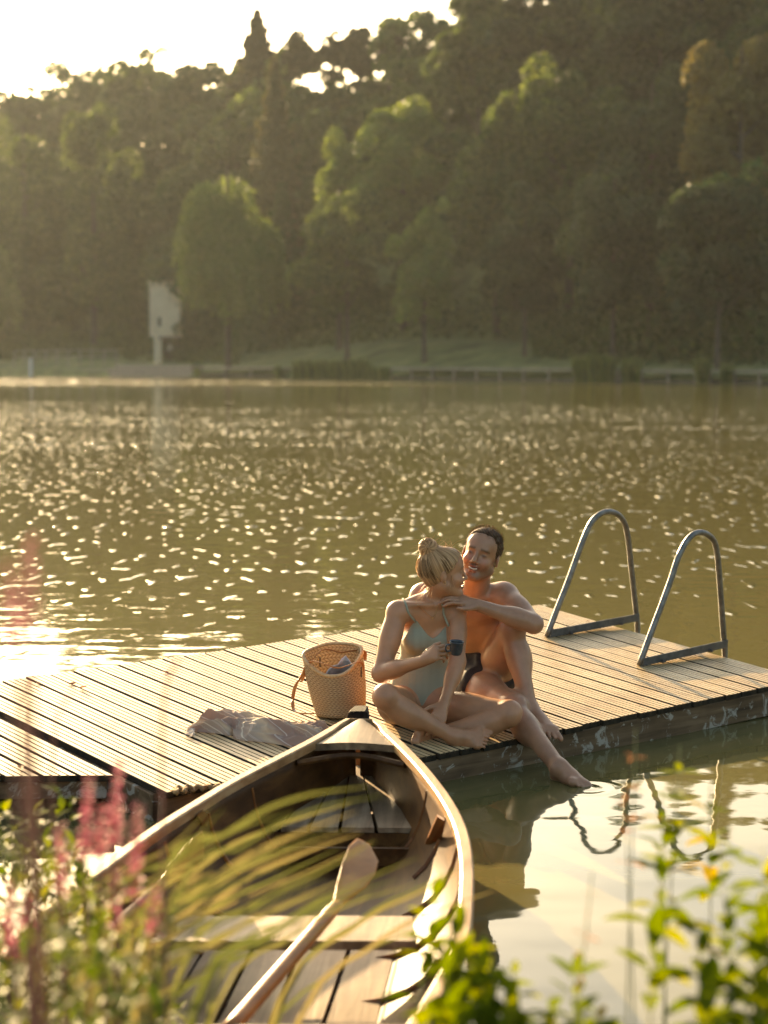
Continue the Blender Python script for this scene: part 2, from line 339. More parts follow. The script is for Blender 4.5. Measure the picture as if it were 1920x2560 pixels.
def tree(name, kind, px, top, wpx, e, mt, label, cat='tree', nq=7000, seed=1, size=.34, crown_lo=.12, base=None, bark='bark'):
    # find the place: on the shore band e metres behind the waterline, under picture column px
    Y = 200.
    for _ in range(30): X = (px - 960) / F_PX * Y; Y = .5 * Y + .5 * (float(ysh(X)) + e)
    X = (px - 960) / F_PX * Y; z0 = float(ground(X, Y)); h = (HZ - top) / F_PX * Y + HC - z0; r = wpx / 2 / F_PX * Y; b = np.array([X, Y, z0])
    t = thing(name, b, label, cat, GRP)
    trunk_mb(b, h * (.9 if kind != 'tall' else .6), max(.14, h * .014), seed, 9 if kind != 'con' else 3, r * .8).build('trunk', M[bark], t)
    zc = z0 + h * (crown_lo + (1 - crown_lo) * .5); rz = h * (1 - crown_lo) * .5
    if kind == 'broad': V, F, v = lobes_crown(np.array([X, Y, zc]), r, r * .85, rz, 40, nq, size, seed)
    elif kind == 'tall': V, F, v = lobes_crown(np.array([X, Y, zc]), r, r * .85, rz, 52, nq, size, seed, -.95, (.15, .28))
    elif kind == 'con': V, F, v = conifer_crown(b, h, r, nq, size, seed)
    elif kind == 'weep': V, F, v = weeping_crown(np.array([X, Y, zc + .04 * h]), r * .9, r * .75, rz * .93, nq // 14, size, seed)
    mk('crown', V, F, M[mt], t, attrs={'var': ('FLOAT', v)}); return t
TREES = [
 ('weeping_birch', 'weep', 572, 362, 335, 4.5, 'leaf_light', 'broad weeping birch on the lawn hanging over the concrete tower', 30000, .02, .30),
 ('broadleaf_tree', 'broad', 868, 470, 285, 7, 'leaf_mid', 'round-headed lawn tree next right of the weeping birch', 11000, .13, .36),
 ('young_tree', 'tall', 1060, 462, 185, 7, 'leaf_light', 'slim pale green cone-shaped tree near the boardwalk, right of the two lawn trees', 7000, .05, .34),
 ('willow_tree', 'weep', -12, 545, 150, 6, 'leaf_light', 'yellow-green tree cut off by the left edge of the photo above the railing', 12000, .05, .34),
 ('tall_broadleaf_tree', 'tall', 240, 222, 270, 14, 'leaf_mid', 'tall many-lobed green tree at the left behind the white railing', 14000, .05, .42),
 ('broadleaf_tree', 'broad', 70, 262, 250, 20, 'leaf_mid', 'wide green crown between the left photo edge and the tall many-lobed tree', 8000, .1, .42),
 ('larch_tree', 'con', 690, 165, 235, 30, 'larch', 'feathery brownish larch with upswept branches behind the weeping birch', 9000, .1, .45),
 ('spruce_tree', 'con', 648, 45, 250, 58, 'needle', 'dark spruce with the tallest pointed top on the left skyline', 9000, .1, .55),
 ('pine_tree', 'broad', 752, 92, 120, 62, 'needle', 'leftmost of the thin flat-topped pines on the skyline with sky showing through', 3000, .5, .42),
 ('pine_tree', 'broad', 836, 82, 115, 63, 'needle', 'second from the left of the thin skyline pines with sky showing through', 3000, .5, .42),
 ('pine_tree', 'broad', 902, 70, 105, 62, 'needle', 'third from the left of the thin skyline pines, its top standing above its neighbours', 3000, .5, .42),
 ('pine_tree', 'broad', 975, 80, 110, 64, 'needle', 'rightmost of the thin skyline pines, beside the bright gap in the wood', 3000, .5, .42),
 ('broadleaf_tree', 'broad', 850, 318, 175, 18, 'leaf_light', 'small yellow-topped tree above and behind the round-headed lawn tree', 8000, .1, .4),
 ('broadleaf_tree', 'broad', 1010, 205, 290, 26, 'leaf_light', 'broad sunlit olive tree above the slim cone-shaped tree', 10000, .1, .44),
 ('tall_broadleaf_tree', 'tall', 1195, -60, 290, 48, 'leaf_mid', 'high tree whose yellow-green left side borders the bright sky gap', 12000, .1, .5),
 ('broadleaf_tree', 'broad', 1240, 205, 270, 24, 'leaf_mid', 'rounded green crown right of the broad sunlit olive tree', 10000, .1, .42),
 ('broadleaf_tree', 'broad', 1420, 118, 330, 30, 'leaf_mid', 'big crown with a lit jagged top in the right-hand wood', 12000, .1, .44),
 ('broadleaf_tree', 'broad', 1620, 150, 300, 26, 'leaf_dark', 'dark green crown between the jagged-topped tree and the rusty tree at the right', 10000, .1, .42),
 ('autumn_tree', 'broad', 1840, 55, 360, 28, 'leaf_warm', 'rusty golden tree high at the right edge of the photo', 13000, .1, .44),
 ('dark_tree', 'tall', 1640, -80, 330, 50, 'leaf_dark', 'very dark tall tree at the top edge behind the rusty golden tree', 9000, .1, .5),
 ('dark_tree', 'tall', 1360, -120, 320, 52, 'leaf_dark', 'dark tall tree at the top edge, right of the sky gap tree', 9000, .1, .5),
 ('broadleaf_tree', 'broad', 1310, 470, 260, 12, 'leaf_dark', 'low shadowy tree over the mown lawn, right of the slim cone-shaped tree', 11000, .06, .36),
 ('broadleaf_tree', 'broad', 1530, 400, 300, 10, 'leaf_dark', 'deeply shaded green crown above the gap in the boardwalk', 10000, .06, .36),
 ('broadleaf_tree', 'broad', 1790, 420, 330, 9, 'leaf_dark', 'darkest low crown at the right edge, overhanging the boardwalk', 11000, .03, .36),
]
for i, (nm, kd, px, top, w, e, mt, lb, nq, lo, sz) in enumerate(TREES):
    tree(nm, kd, px, top, w, e, mt, lb, seed=100 + i, nq=nq, crown_lo=lo, size=sz)
def make_wood():
    VV, FF, vv = [], [], []; n0 = 0; R = np.random.default_rng(5); tm = MB()
    for e, sp, hh in ((17, 9, 17), (25, 8, 17), (36, 9, 17), (46, 9, 16), (54, 7, 15), (60, 6, 10), (64, 4.5, 14.5), (73, 5, 14), (84, 6, 13)):
        X = -95.
        while X < 75:
            X += sp * R.uniform(.7, 1.3); Y = float(ysh(X)) + e + R.normal() * 2; px = 960 + F_PX * X / Y
            if px < -260 or px > 2180: continue
            if e < 22 and 560 < px < 1350: continue
            z0 = float(ground(X, Y)); h = hh * R.uniform(.8, 1.2); r = h * R.uniform(.27, .38) * (1.15 if px < 1000 and e > 40 else 1); b = np.array([X, Y, z0])
            if 735 < px < 1010 and e > 50: h *= .8
            if px > 1500 and e > 40: h *= 1.25
            if R.random() < .25 and e != 64 and e != 54: V, F, v = conifer_crown(b, h * 1.05, r * .75, 1500, .55, R.integers(1e6)); v = v * .6
            else: V, F, v = lobes_crown(b + [0, 0, h * .5], r, r, h * .5, 22, 2400, .55, R.integers(1e6), -.95); v = np.clip(v + R.uniform(-.3, .12), 0, 1)
            VV.append(V); FF.append(F + n0); vv.append(v); n0 += len(V)
    o = mk('woodland', np.concatenate(VV), np.concatenate(FF), M['leaf_mid'], attrs={'var': ('FLOAT', np.concatenate(vv) * .85)})
    tag(o, 'mixed wood covering the hill behind the nearer trees', 'woodland', kind='stuff')
    # undergrowth along the foot of the wood
    n = 26000; X = R.uniform(-75, 60, n); e = R.uniform(10, 30, n); Y = ysh(X) + e; px = 960 + F_PX * X / Y; keep = ~((px > 600) & (px < 1330) & (e < 22)); X, Y = X[keep], Y[keep]
    z = ground(X, Y) + R.random(len(X)) ** 1.5 * (1.5 + 2.5 * (np.sin(X * .5) * np.sin(X * .17 + 2) + .6).clip(0)); Pn = np.stack([X, Y, z], 1)
    V, F, v = leaves(Pn, np.tile([0, -.3, .8], (len(X), 1)), .42, np.clip(R.normal(size=len(X)) * .15 + .35, 0, 1))
    tag(mk('undergrowth', V, F, M['leaf_mid'], attrs={'var': ('FLOAT', v)}), 'low bushes and undergrowth along the foot of the wood', 'undergrowth', kind='stuff')
make_wood()

# ------------------------------------------------------------------ things on the far shore
def shore_place(px, e):
    Y = 200.
    for _ in range(30): X = (px - 960) / F_PX * Y; Y = .5 * Y + .5 * (float(ysh(X)) + e)
    return (px - 960) / F_PX * Y, Y
def make_tower():
    X0, Y = shore_place(377, 7); u = Y / F_PX; z = lambda py: HC + (HZ - py) * u
    X1 = X0 + 76 * u; g = z(908)
    t = thing('concrete_tower', ((X0 + X1) / 2, Y + 2, g), 'pale concrete tower on the far shore beside the weeping birch', 'tower')
    mc = pmat('pale_concrete', (.60, .49, .32), (.74, .62, .43), .8, .85, .01, det=6); md = pmat('dark_recess', (.02, .018, .015), (.04, .035, .03), 1, .9, 0)
    # front wall built round the window opening
    wx0, wx1, wt, wb = X0 + 20 * u, X0 + 29 * u, z(794), z(817); top, bot = z(712), z(842); m = MB()
    m.abox(X0, wx0, Y, Y + .3, bot, top); m.abox(wx1, X1, Y, Y + .3, bot, top); m.abox(wx0, wx1, Y, Y + .3, wt, top); m.abox(wx0, wx1, Y, Y + .3, bot, wb)
    m.abox(X0, X0 + .3, Y + .3, Y + 4.5, bot, top); m.abox(X1 - .3, X1, Y + .3, Y + 4.5, bot, top); m.abox(X0 + .3, X1 - .3, Y + 4.2, Y + 4.5, bot, top); m.abox(X0 + .3, X1 - .3, Y + .3, Y + 4.2, bot, bot + .3)
    m.build('wall', mc, t)
    MB().abox(X0 - .12, X1 + .12, Y - .12, Y + 4.62, top + .003, top + .35).build('parapet', mc, t)
    MB().abox(X0 + .35 + .15, X0 + 1.25 + .15, Y + .05, Y + .9, g - .3, bot - .003).build('pillar', mc, t)
    f = MB().abox(wx0 + .003, wx1 - .003, Y + .12, Y + .2, wb + .003, wt - .003).build('window', M['steel2'], t)
    MB().abox(wx0 + .06, wx1 - .06, Y + .1, Y + .118, wb + .1, wt - .1).build('pane', md, f)
    MB().abox(X0 + 1.45, X1 - .4, Y + 1.4, Y + 4.1, g - .3, bot - .003).build('ground_floor_room', md, t)
    MB().abox(X0 + 1.1, X1 - .2, Y + .03, Y + .3, bot - .35, bot - .003).build('beam', pmat('rusty_beam', (.08, .04, .03), (.14, .08, .06), 3, .8, 0), t)
    cx, cz = X0 + 46 * u, z(869); V = [(cx + .36 * cos(a), Y + 1.36, cz + .42 * sin(a)) for a in np.linspace(0, 2 * pi, 24, endpoint=False)]; V += [(x, y + .035, z_) for x, y, z_ in V]
    F = [tuple(range(24))[::-1]] + [(i, (i + 1) % 24, 24 + (i + 1) % 24, 24 + i) for i in range(24)] + [tuple(range(24, 48))]
    mk('round_sign', V, F, pmat('sign_white', (.6, .6, .62), (.72, .72, .74), 2, .5, 0), t)
make_tower()
def boardwalk(x0, x1, e, ytop, label, rail=True, step=52):
    A = np.array([*shore_place(x0, e), 0.]); B = np.array([*shore_place(x1, e), 0.]); d = nrm(B - A); L = np.linalg.norm(B - A); s = np.array([-d[1], d[0], 0]); s = s if s[1] > 0 else -s
    zt = HC + (HZ - ytop) / F_PX * (A[1] + B[1]) / 2; t = thing('boardwalk', (A + B) / 2, label, 'boardwalk', 'boardwalk sections along the far shore')
    MB().box((A + B) / 2 + s * .9 + [0, 0, zt - .09], d * L / 2, s * .9, (0, 0, .09)).build('deck', M['oldwood'], t)
    n = max(2, int(abs(x1 - x0) / step)); up = (0, 0, 1)
    for i in range(n + 1):
        p = A + (B - A) * i / n; MB().box(p + s * .1 - d * 0 + [0, 0, (zt - .18 - .8) / 2 - .002], d * .08, s * .08, (0, 0, (zt - .18 + .8) / 2)).build('post', M['oldwood'], t)
    MB().box((A + B) / 2 + s * .3 + [0, 0, .1], d * L / 2, s * .05, (0, 0, .12)).build('waling', M['darkwood'], t)
M['oldwood'] = pmat('grey_wood', (.12, .10, .08), (.26, .23, .18), 2.5, .8, .01, det=6); M['darkwood'] = pmat('dark_wood', (.03, .025, .02), (.08, .065, .05), 3, .8, .01)
boardwalk(500, 694, -1.2, 918, 'boardwalk section on posts below the weeping birch')
boardwalk(975, 1432, -1.2, 920, 'long boardwalk section in front of the lawn, between two reed clumps')
boardwalk(1534, 1552, -1.2, 923, 'shortest piece of boardwalk, between the reed clumps at the right')
boardwalk(1600, 1735, -1.2, 924, 'boardwalk section right of the shortest piece, with pale posts')
boardwalk(1770, 1960, -1.2, 925, 'boardwalk section running out of the photo at the right edge')
def make_quay():
    t = thing('stone_landing', [*shore_place(400, 1), 0], 'low grey stepped landing below the concrete tower', 'landing')
    for x0, x1, e, zt in ((205, 300, .2, .55), (270, 482, 0, .75), (290, 478, 2.2, 1.15)):
        A = np.array([*shore_place(x0, e), 0]); B = np.array([*shore_place(x1, e), 0]); d = nrm(B - A); s = np.array([-d[1], d[0], 0]); s = s if s[1] > 0 else -s
        MB().box((A + B) / 2 + s * .8 + [0, 0, zt / 2 - .5], (B - A) / 2, s * .8, (0, 0, zt / 2 + .5)).build('step', M['oldwood'], t)
make_quay()
def make_railing():
    A = np.array([*shore_place(38, 3), 0]); B = np.array([*shore_place(294, 3), 0]); zb = HC - 6 / F_PX * A[1]; zt = HC + 22 / F_PX * A[1]
    t = thing('white_railing', (A + B) / 2 + [0, 0, zb], 'weathered railing above the water at the far left shore', 'railing'); m = pmat('pale_rail', (.20, .19, .16), (.30, .28, .24), 2, .7, 0)
    for zz in (zt, (zt + zb) / 2): MB().tube([A + [0, 0, zz], B + [0, 0, zz]], .06, 6).build('rail', m, t)
    for i in range(10):
        p = A + (B - A) * i / 9; MB().tube([p + [0, 0, zb - 1.2], p + [0, 0, zt]], .075, 6).build('post', m, t)
    p = np.array([*shore_place(80, -.5), 0]); mb = MB().tube([p + [0, 0, -.5], p + [0, 0, 1.0], p + [0, 0, 1.9], p + [0, 0, 2.1]], [.28, .26, .2, .05], 10)
    tag(mb.build('mooring_post', pmat('white_paint', (.5, .5, .48), (.65, .65, .62), 3, .6, 0)), 'short white mooring post standing in the water before the railing', 'post')
make_railing()
def make_reeds():
    R = np.random.default_rng(9); Pn = []; 
    for x0, x1, n, h in ((690, 700, 250, 1.3), (735, 925, 3800, 1.9), (925, 975, 500, 1.2), (1434, 1532, 2600, 2.2), (1555, 1598, 1000, 2.0), (1738, 1768, 800, 2.0), (488, 502, 200, 1.0), (1800, 1830, 300, 1.6)):
        for _ in range(n // 2):
            x = R.uniform(x0, x1); X, Y = shore_place(x, -1.8 + R.random() * 1.5); hh = h * R.uniform(.5, 1.1)
            Pn.append((X, Y, hh))
    V = []; F = []; v = []
    for i, (X, Y, h) in enumerate(Pn):
        w = R.uniform(.02, .05); dx = R.normal() * .25; dy = R.normal() * .2; k = len(V); a = R.uniform(0, pi); c, s = cos(a) * w, sin(a) * w
        V += [(X - c, Y - s, -.1), (X + c, Y + s, -.1), (X + c + dx * .4, Y + s + dy * .4, h * .6), (X - c + dx * .4, Y - s + dy * .4, h * .6), (X + dx, Y + dy, h)]
        F += [(k, k + 1, k + 2, k + 3), (k + 3, k + 2, k + 4)]; v += [R.random()] * 5
    tag(mk('reeds', V, F, M['leaf_mid'], attrs={'var': ('FLOAT', v)}), 'clumps of green reeds in the water between the boardwalk sections', 'reeds', kind='stuff')
make_reeds()

# ------------------------------------------------------------------ the floating jetty
def board_mesh(u0, u1, v0, v1, th=.026, seed=0, h0=0., skew=0.):
    R = random.Random(seed); nr = 4; w = (u1 - u0) * BP; prof = []
    e = .004; prof.append((0, -th)); prof.append((0, -e)); 
    rw = w / nr
    for i in range(nr):
        a = i * rw
        if i: prof += [(a - .0034, 0), (a - .0024, -.006), (a + .0024, -.006), (a + .0034, 0)]
        else: prof.append((e * .6, 0))
    prof += [(w - e * .6, 0), (w, -e), (w, -th)]
    b1, b2 = R.uniform(-.0015, .0015), R.uniform(-.0015, .0015); rings = []; S_ = 7
    for k in range(S_):
        f = k / (S_ - 1); v = v0 + (v1 - v0) * f; q = []
        for a, h in prof:
            vv = v + (skew * (a / BP) * f)
            q.append(DK(u0 + a / BP, vv, h + h0 + b1 * (1 - f) + b2 * f + .0012 * sin(f * 3.1 * 2 + seed)))
        rings.append(q)
    return MB().loft(rings, cap=True), len(prof)
def put_board(bm, parent):      # the rib tops stay wood, grooves, flanks and sawn ends are coloured dark as painted shade
    mb, np_ = bm; o = mb.build('board', M['deck'], parent); o.data.materials.append(M['side_shade']); o.data.materials.append(M['groove'])
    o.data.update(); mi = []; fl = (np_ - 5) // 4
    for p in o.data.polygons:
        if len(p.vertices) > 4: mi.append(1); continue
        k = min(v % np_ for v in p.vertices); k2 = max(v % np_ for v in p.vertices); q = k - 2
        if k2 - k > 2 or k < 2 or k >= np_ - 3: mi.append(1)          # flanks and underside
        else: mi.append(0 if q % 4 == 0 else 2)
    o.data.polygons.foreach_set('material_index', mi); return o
jet = thing('floating_jetty', DK(14, .5, -.15), 'floating wooden bathing jetty of grooved boards that the couple sit on', 'jetty')
for i in range(-1, 29):
    rr = random.Random(i * 7 + 1); g = .105 + (.03 if i == 22 else 0)
    v1 = 1.0 + rr.uniform(-.004, .006) if i >= 2 else .912 + .004 * i
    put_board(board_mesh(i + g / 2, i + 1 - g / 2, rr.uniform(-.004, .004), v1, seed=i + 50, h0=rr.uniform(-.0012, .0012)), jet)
def beam(u0, u1, v, h1, h2, tv, name, m, bev=.003):
    c = (DK(u0, v, (h1 + h2) / 2) + DK(u1, v, (h1 + h2) / 2)) / 2
    return MB().box(c, (DK(u1, v) - DK(u0, v)) / 2, JB * tv / 2, JN * (h1 - h2) / 2, bev).build(name, m, jet)
TH = -.0285
beam(1.9, 29, .985, TH, TH - .125, .045, 'fascia_board', M['fascia'])
beam(-1, 29, .02, TH, TH - .12, .045, 'fascia_board', M['fascia'])
beam(-1, 1.85, .892, TH, TH - .12, .04, 'fascia_board', M['fascia'])
for u in (28.85,):   # end board
    MB().box(DK(u, .5, TH - .06), JA * .02, JB * JL * .46, JN * .06, .003).build('end_board', M['fascia'], jet)
MB().box(DK(-.9, .45, TH - .06), JA * .02, JB * JL * .42, JN * .06, .003).build('end_board', M['fascia'], jet)
for v in (.25, .5, .75): beam(-.6, 28.6, v, TH, TH - .09, .045, 'joist', M['darkwood'])
for u0, u1 in ((17, 28.4), (3, 13)):
    mb = MB(); 
    c = DK((u0 + u1) / 2, .5, -.155 - .10); mb.box(c - JN * .004, (DK(u1, 0) - DK(u0, 0)) / 2, JB * JL * .463, JN * .10, .012)
    mb.box(c + JN * .075 + JB * JL * .4655, (DK(u1, 0) - DK(u0, 0)) / 2, JB * .01, JN * .009, .003); mb.build('float', M['float'], jet)
# screws in each board end
sm = MB()
for i in range(2, 29):
    for du in (.22, .78):
        for v in (.955, .03):
            c = DK(i + du, v, .0004); sm.loft([[c + JA * .0035 * cos(a) + JB * .0035 * sin(a) for a in np.linspace(0, 2 * pi, 6, endpoint=False)], [c + JN * .0012 + JA * .0025 * cos(a) + JB * .0025 * sin(a) for a in np.linspace(0, 2 * pi, 6, endpoint=False)]], cap=True)
tag(sm.build('screws', M['steel2'], jet), kind='stuff')

gang = thing('shore_gangway', DK(-4.5, .3, -.12), 'second raft of grooved boards at the left edge, split off by a dark gap', 'gangway')
for j in range(9):
    u1 = -1.42 - j * 1.0; v1 = .762 - .037 * (j + .0); 
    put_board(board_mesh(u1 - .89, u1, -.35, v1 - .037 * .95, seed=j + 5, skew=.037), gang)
c0 = DK(-1.45, .745, -.05); c1 = DK(-10.3, .745 - .037 * 8.9, -.05); dd = (c1 - c0)
MB().box((c0 + c1) / 2 - JB * .03 - JN * .02, dd / 2, JB * .02, JN * .035, .003).build('edge_beam', M['fascia'], gang)
MB().box(DK(-6, .05, -.12), JA * 4.3 * BP, JB * JL * .33, JN * .08, .01).build('float', M['float'], gang)
MB().box(DK(-1.5, .2, -.06), JA * .02, JB * JL * .5, JN * .03, .003).build('side_beam', M['fascia'], gang)

# ------------------------------------------------------------------ ladder handrails
def hoop(px, label, foot, barend):
    F0 = D(*foot); nn = nrm(np.cross(JA, JN)); pts = [onpl(x, y, F0, nn) for x, y in px]
    t = thing('ladder_handrail', F0, label, 'handrail', 'steel ladder handrails on the end of the jetty')
    last = pts[-1]; pts.append(last - np.array([0, 0, .35]) + JA * .01); pts.append(pts[-1] - np.array([0, 0, .35]))
    C = crv(pts, 60); MB().tube(C, .0155, 12).build('hoop', M['steel'], t, smooth=True)
    B0 = onpl(*barend, F0, nn); d = nrm(B0 - F0); L = np.linalg.norm(B0 - F0); s = nrm(np.cross(d, JN))
    s = s if s[1] < 0 else -s
    a0 = F0 + d * .02; mid = a0 + d * (L - .02) / 2
    mb = MB().box(mid + JN * .024 + s * .019, d * (L - .02) / 2, s * .003, JN * .021, .001).box(mid + JN * .0035 - s * .004, d * (L - .02) / 2, s * .02, JN * .003, .001); mb.build('foot_bar', M['steel2'], t)
    for f in (.2, .75):
        c = a0 + d * L * f + s * .03 + JN * .01; mb = MB().tube([c - s * .008, c + s * .006], .009, 6); mb.tube([c + s * .006, c + s * .016], .0045, 6); mb.build('bolt', M['steel2'], t)
hoop([(1367, 1592), (1392, 1525), (1420, 1454), (1443, 1390), (1461, 1342), (1479, 1305), (1500, 1285), (1524, 1279), (1547, 1288), (1563, 1312), (1571, 1353), (1577, 1410), (1584, 1473), (1590, 1530), (1594, 1572)],
     'left steel ladder hoop, nearer the embracing couple', (1364, 1594), (1590, 1552))
hoop([(1598, 1663), (1624, 1592), (1655, 1510), (1678, 1447), (1693, 1400), (1712, 1360), (1730, 1338), (1749, 1331), (1768, 1336), (1785, 1353), (1793, 1385), (1798, 1440), (1804, 1520), (1809, 1590), (1812, 1630)],
     'right steel ladder hoop, nearer the photo edge', (1594, 1666), (1811, 1618))

# ------------------------------------------------------------------ the rowing boat
def make_boat():
    # outer gunwale lines measured in the photo, at a sheer height that falls from the stem aft
    Rp = [(903, 1806), (936, 1806), (966, 1831), (1000, 1862), (1032, 1894), (1066, 1931), (1104, 1979), (1130, 2018), (1151, 2058), (1165, 2098), (1173, 2140), (1177, 2190), (1176, 2240)]
    Lp = [(889, 1806), (869, 1804), (777, 1857), (694, 1900), (575, 1961), (502, 2005), (408, 2063), (336, 2113), (258, 2172)]
    zs = lambda y: np.interp(y, [1800, 1900, 2000, 2200], [.385, .35, .33, .315])
    R = [Z(x, y, zs(y)) for x, y in Rp]; Lf = [Z(x, y, zs(y)) for x, y in Lp]
    R += [np.array([.205, 4.55, .318]), np.array([.13, 4.1, .33]), np.array([.0, 3.55, .36]), np.array([-.19, 3.1, .39])]
    Lf += [np.array([-.90, 4.75, .318]), np.array([-.93, 4.3, .33]), np.array([-.88, 3.7, .36]), np.array([-.72, 3.1, .39])]
    R = crv(R, 60); Lf = crv(Lf, 60)
    def resamp(c, n):
        s = np.concatenate([[0], np.cumsum(np.linalg.norm(np.diff(c, axis=0), axis=1))]); s /= s[-1]; t = np.linspace(0, 1, n) ** 1.15
        return np.stack([np.interp(t, s, c[:, k]) for k in range(3)], 1)
    n = 36; R = resamp(R, n); Lf = resamp(Lf, n); t = thing('rowing_boat', ((R[12] + Lf[12]) / 2)[:2].tolist() + [0], 'varnished wooden rowing boat moored bow-first against the jetty', 'rowing boat')
    hullm = woodmat('boat_varnish', [(.3, (.06, .02, .005)), (.5, (.18, .06, .012)), (.7, (.34, .13, .025))], 16, .35, 1.45, .001, 0, spec=.35)
    railm = woodmat('boat_gunwale', [(.3, (.15, .07, .025)), (.5, (.34, .185, .075)), (.72, (.52, .36, .19))], 30, .45, 1.5, .0015, 0, spec=.35)
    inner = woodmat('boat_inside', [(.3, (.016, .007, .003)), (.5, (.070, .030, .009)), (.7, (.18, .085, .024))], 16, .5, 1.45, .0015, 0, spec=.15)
    grey = woodmat('boat_grey', [(.3, (.055, .034, .018)), (.48, (.19, .125, .068)), (.70, (.42, .31, .19))], 22, .5, 1.5, .002, .06, spec=.25)
    M['boat_grey'] = grey; M['boat_inner'] = inner
    def section(i, off=0., m=15):      # hull section from right gunwale down to keel and up to the left
        a, b = R[i], Lf[i]; c = (a + b) / 2; f = i / (n - 1); zb = .012 - off; half = (a - b) / 2; w = np.linalg.norm(half); hd = half / (w + 1e-9); zt = (a[2] + b[2]) / 2; out = []
        fl = min(1, .25 + f * 3.0)                                   # v-shaped bow, round midships
        for k in range(m):
            th = pi * k / (m - 1); x = cos(th); s = abs(sin(th))
            r = np.sign(x) * abs(x) ** (.55 if fl > .8 else 1.0 - .45 * fl); out.append([*(c[:2] + hd[:2] * (w + off * .0) * r), zb + (zt - zb) * (1 - s ** (1.1 if fl > .8 else .9))])
        return out
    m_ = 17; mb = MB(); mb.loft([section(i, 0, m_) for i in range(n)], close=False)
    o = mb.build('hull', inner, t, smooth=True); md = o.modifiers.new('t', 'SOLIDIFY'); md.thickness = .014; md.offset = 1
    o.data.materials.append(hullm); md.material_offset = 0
    # gunwale rails: rectangular rail along each sheer
    for side, C in (('r', R), ('l', Lf)):
        O = Lf if side == 'r' else R; rings = []
        for i in range(n):
            T = nrm(C[min(i + 1, n - 1)] - C[max(i - 1, 0)]); inw = nrm(np.cross([0, 0, 1.], T)); 
            if inw @ (O[i] - C[i] + 1e-6) < 0 and i > 2: inw = -inw
            if i <= 2: inw = nrm(np.array([-1., 0, 0]) if side == 'r' else np.array([1., 0, 0])) * .6 + inw * 0
            w0, w1, h = -.009, .029, .011
            p = C[i]; rings.append([p + inw * w0 + [0, 0, -h * 1.6], p + inw * w0 + [0, 0, h], p + inw * (w0 + .005) + [0, 0, h + .004], p + inw * (w1 - .005) + [0, 0, h + .004], p + inw * w1 + [0, 0, h], p + inw * w1 + [0, 0, -h * 1.6]])
        MB().loft(rings, cap=True).build('gunwale', railm, t)
        # inner stringer with the varnished strake seen under the rail
    # stem post
    sp = (R[0] + Lf[0]) / 2; ax = nrm((R[14] + Lf[14]) / 2 - sp); ax[2] = 0; ax = nrm(ax); sd_ = np.array([-ax[1], ax[0], 0])
    st = MB(); cs = P(896, 1812, 7.10); w = .040
    prof = [(-w, -.06), (-w, .032), (-w * .9, .050), (-w * .7, .058), (w * .7, .060), (w * .93, .053), (w, .035), (w, -.06)]
    r0 = [cs + sd_ * a + np.array([0, 0, b]) - ax * .03 for a, b in prof]; r1 = [cs + sd_ * a * .8 + np.array([0, 0, b]) - ax * .085 for a, b in prof]; r2 = [cs + sd_ * a * 1.0 + np.array([0, 0, b]) + ax * .03 for a, b in prof]
    st.loft([r2, r0, r1], cap=True); st.build('stem_post', pmat('black_stem', (.005, .004, .004), (.022, .018, .015), 60, .9, .004, spec=.15), t)
    MB().tube([cs - ax * .05 + [0, 0, -.03], cs - ax * .09 + [0, 0, -.38]], [.03, .018], 6).build('stem', hullm, t)
    # breasthook: the grey little foredeck
    def inside(C, i, k=.03):
        O = Lf if C is R else R; d = O[i] - C[i]; L = np.linalg.norm(d); return C[i] + d / (L + 1e-9) * min(k, L * .45)
    ib = next(i for i in range(n) if R[i][1] < 6.72); rows = []
    for i in range(1, ib + 1):
        a, b = inside(R, i), inside(Lf, i); rows.append([a + (b - a) * q + np.array([0, 0, .004 + .012 * sin(pi * q) + (.0 if i < ib else 0)]) - ax * 0.02 * (1 - sin(pi * q)) * (i == ib) for q in np.linspace(0, 1, 9)])
    V = MB().loft(rows, close=False); low = [p - np.array([0, 0, .026]) for p in rows[-1]]; V.loft([rows[-1], low], close=False); V.build('foredeck', grey, t, smooth=True)
    pl = P(878, 1822, 6.98); MB().box(P(884, 1826, 6.95) + [0, 0, .012], sd_ * .03, ax * .03, (0, 0, .002)).build('metal_plate', pmat('zinc', (.45, .46, .45), (.6, .6, .6), 30, .45, 0, metal=.6), t)
    MB().tube(crv([inside(R, ib + 1, .02) - [0, 0, .035], (inside(R, ib, .02) + inside(Lf, ib, .02)) / 2 - [0, 0, .03], inside(Lf, ib + 1, .02) - [0, 0, .035]], 8), .012, 6).build('deck_beam', inner, t)
    # fan of slats in the bow
    A0, A1 = Z(575, 2066, .15), Z(1066, 2070, .15); F_ = A1 - A0; apex = Z(868, 1975, .2); nS = 6
    cuts = [0, .17, .335, .50, .665, .80, 1.0]
    cuts = [0, .20, .395, .565, .72, .885, 1.0]; cuts = [0.0, .26, .385, .56, .735, .97][:]; cuts = [0, .25, .40, .56, .745, 1.0]
    far0, far1 = Z(812, 1905, .19), Z(930, 1905, .19)
    for k in range(5):
        a, b = cuts[k] + .010, cuts[k + 1] - .010; p = [A0 + F_ * a, A0 + F_ * b, far0 + (far1 - far0) * b, far0 + (far1 - far0) * a]
        q = [x - np.array([0, 0, .018]) for x in p]; MB().add(p + q, [(0, 1, 2, 3), (7, 6, 5, 4), (0, 4, 5, 1), (1, 5, 6, 2), (2, 6, 7, 3), (3, 7, 4, 0)]).build('bow_slat', grey, t)
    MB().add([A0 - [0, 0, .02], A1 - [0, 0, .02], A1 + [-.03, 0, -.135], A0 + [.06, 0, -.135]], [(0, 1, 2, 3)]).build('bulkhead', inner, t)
    c = (A0 + A1) / 2; MB().box(c + [.06, -.10, -.075], F_ * .33, (0, .012, 0), (0, 0, .03)).build('foot_rest', inner, t)
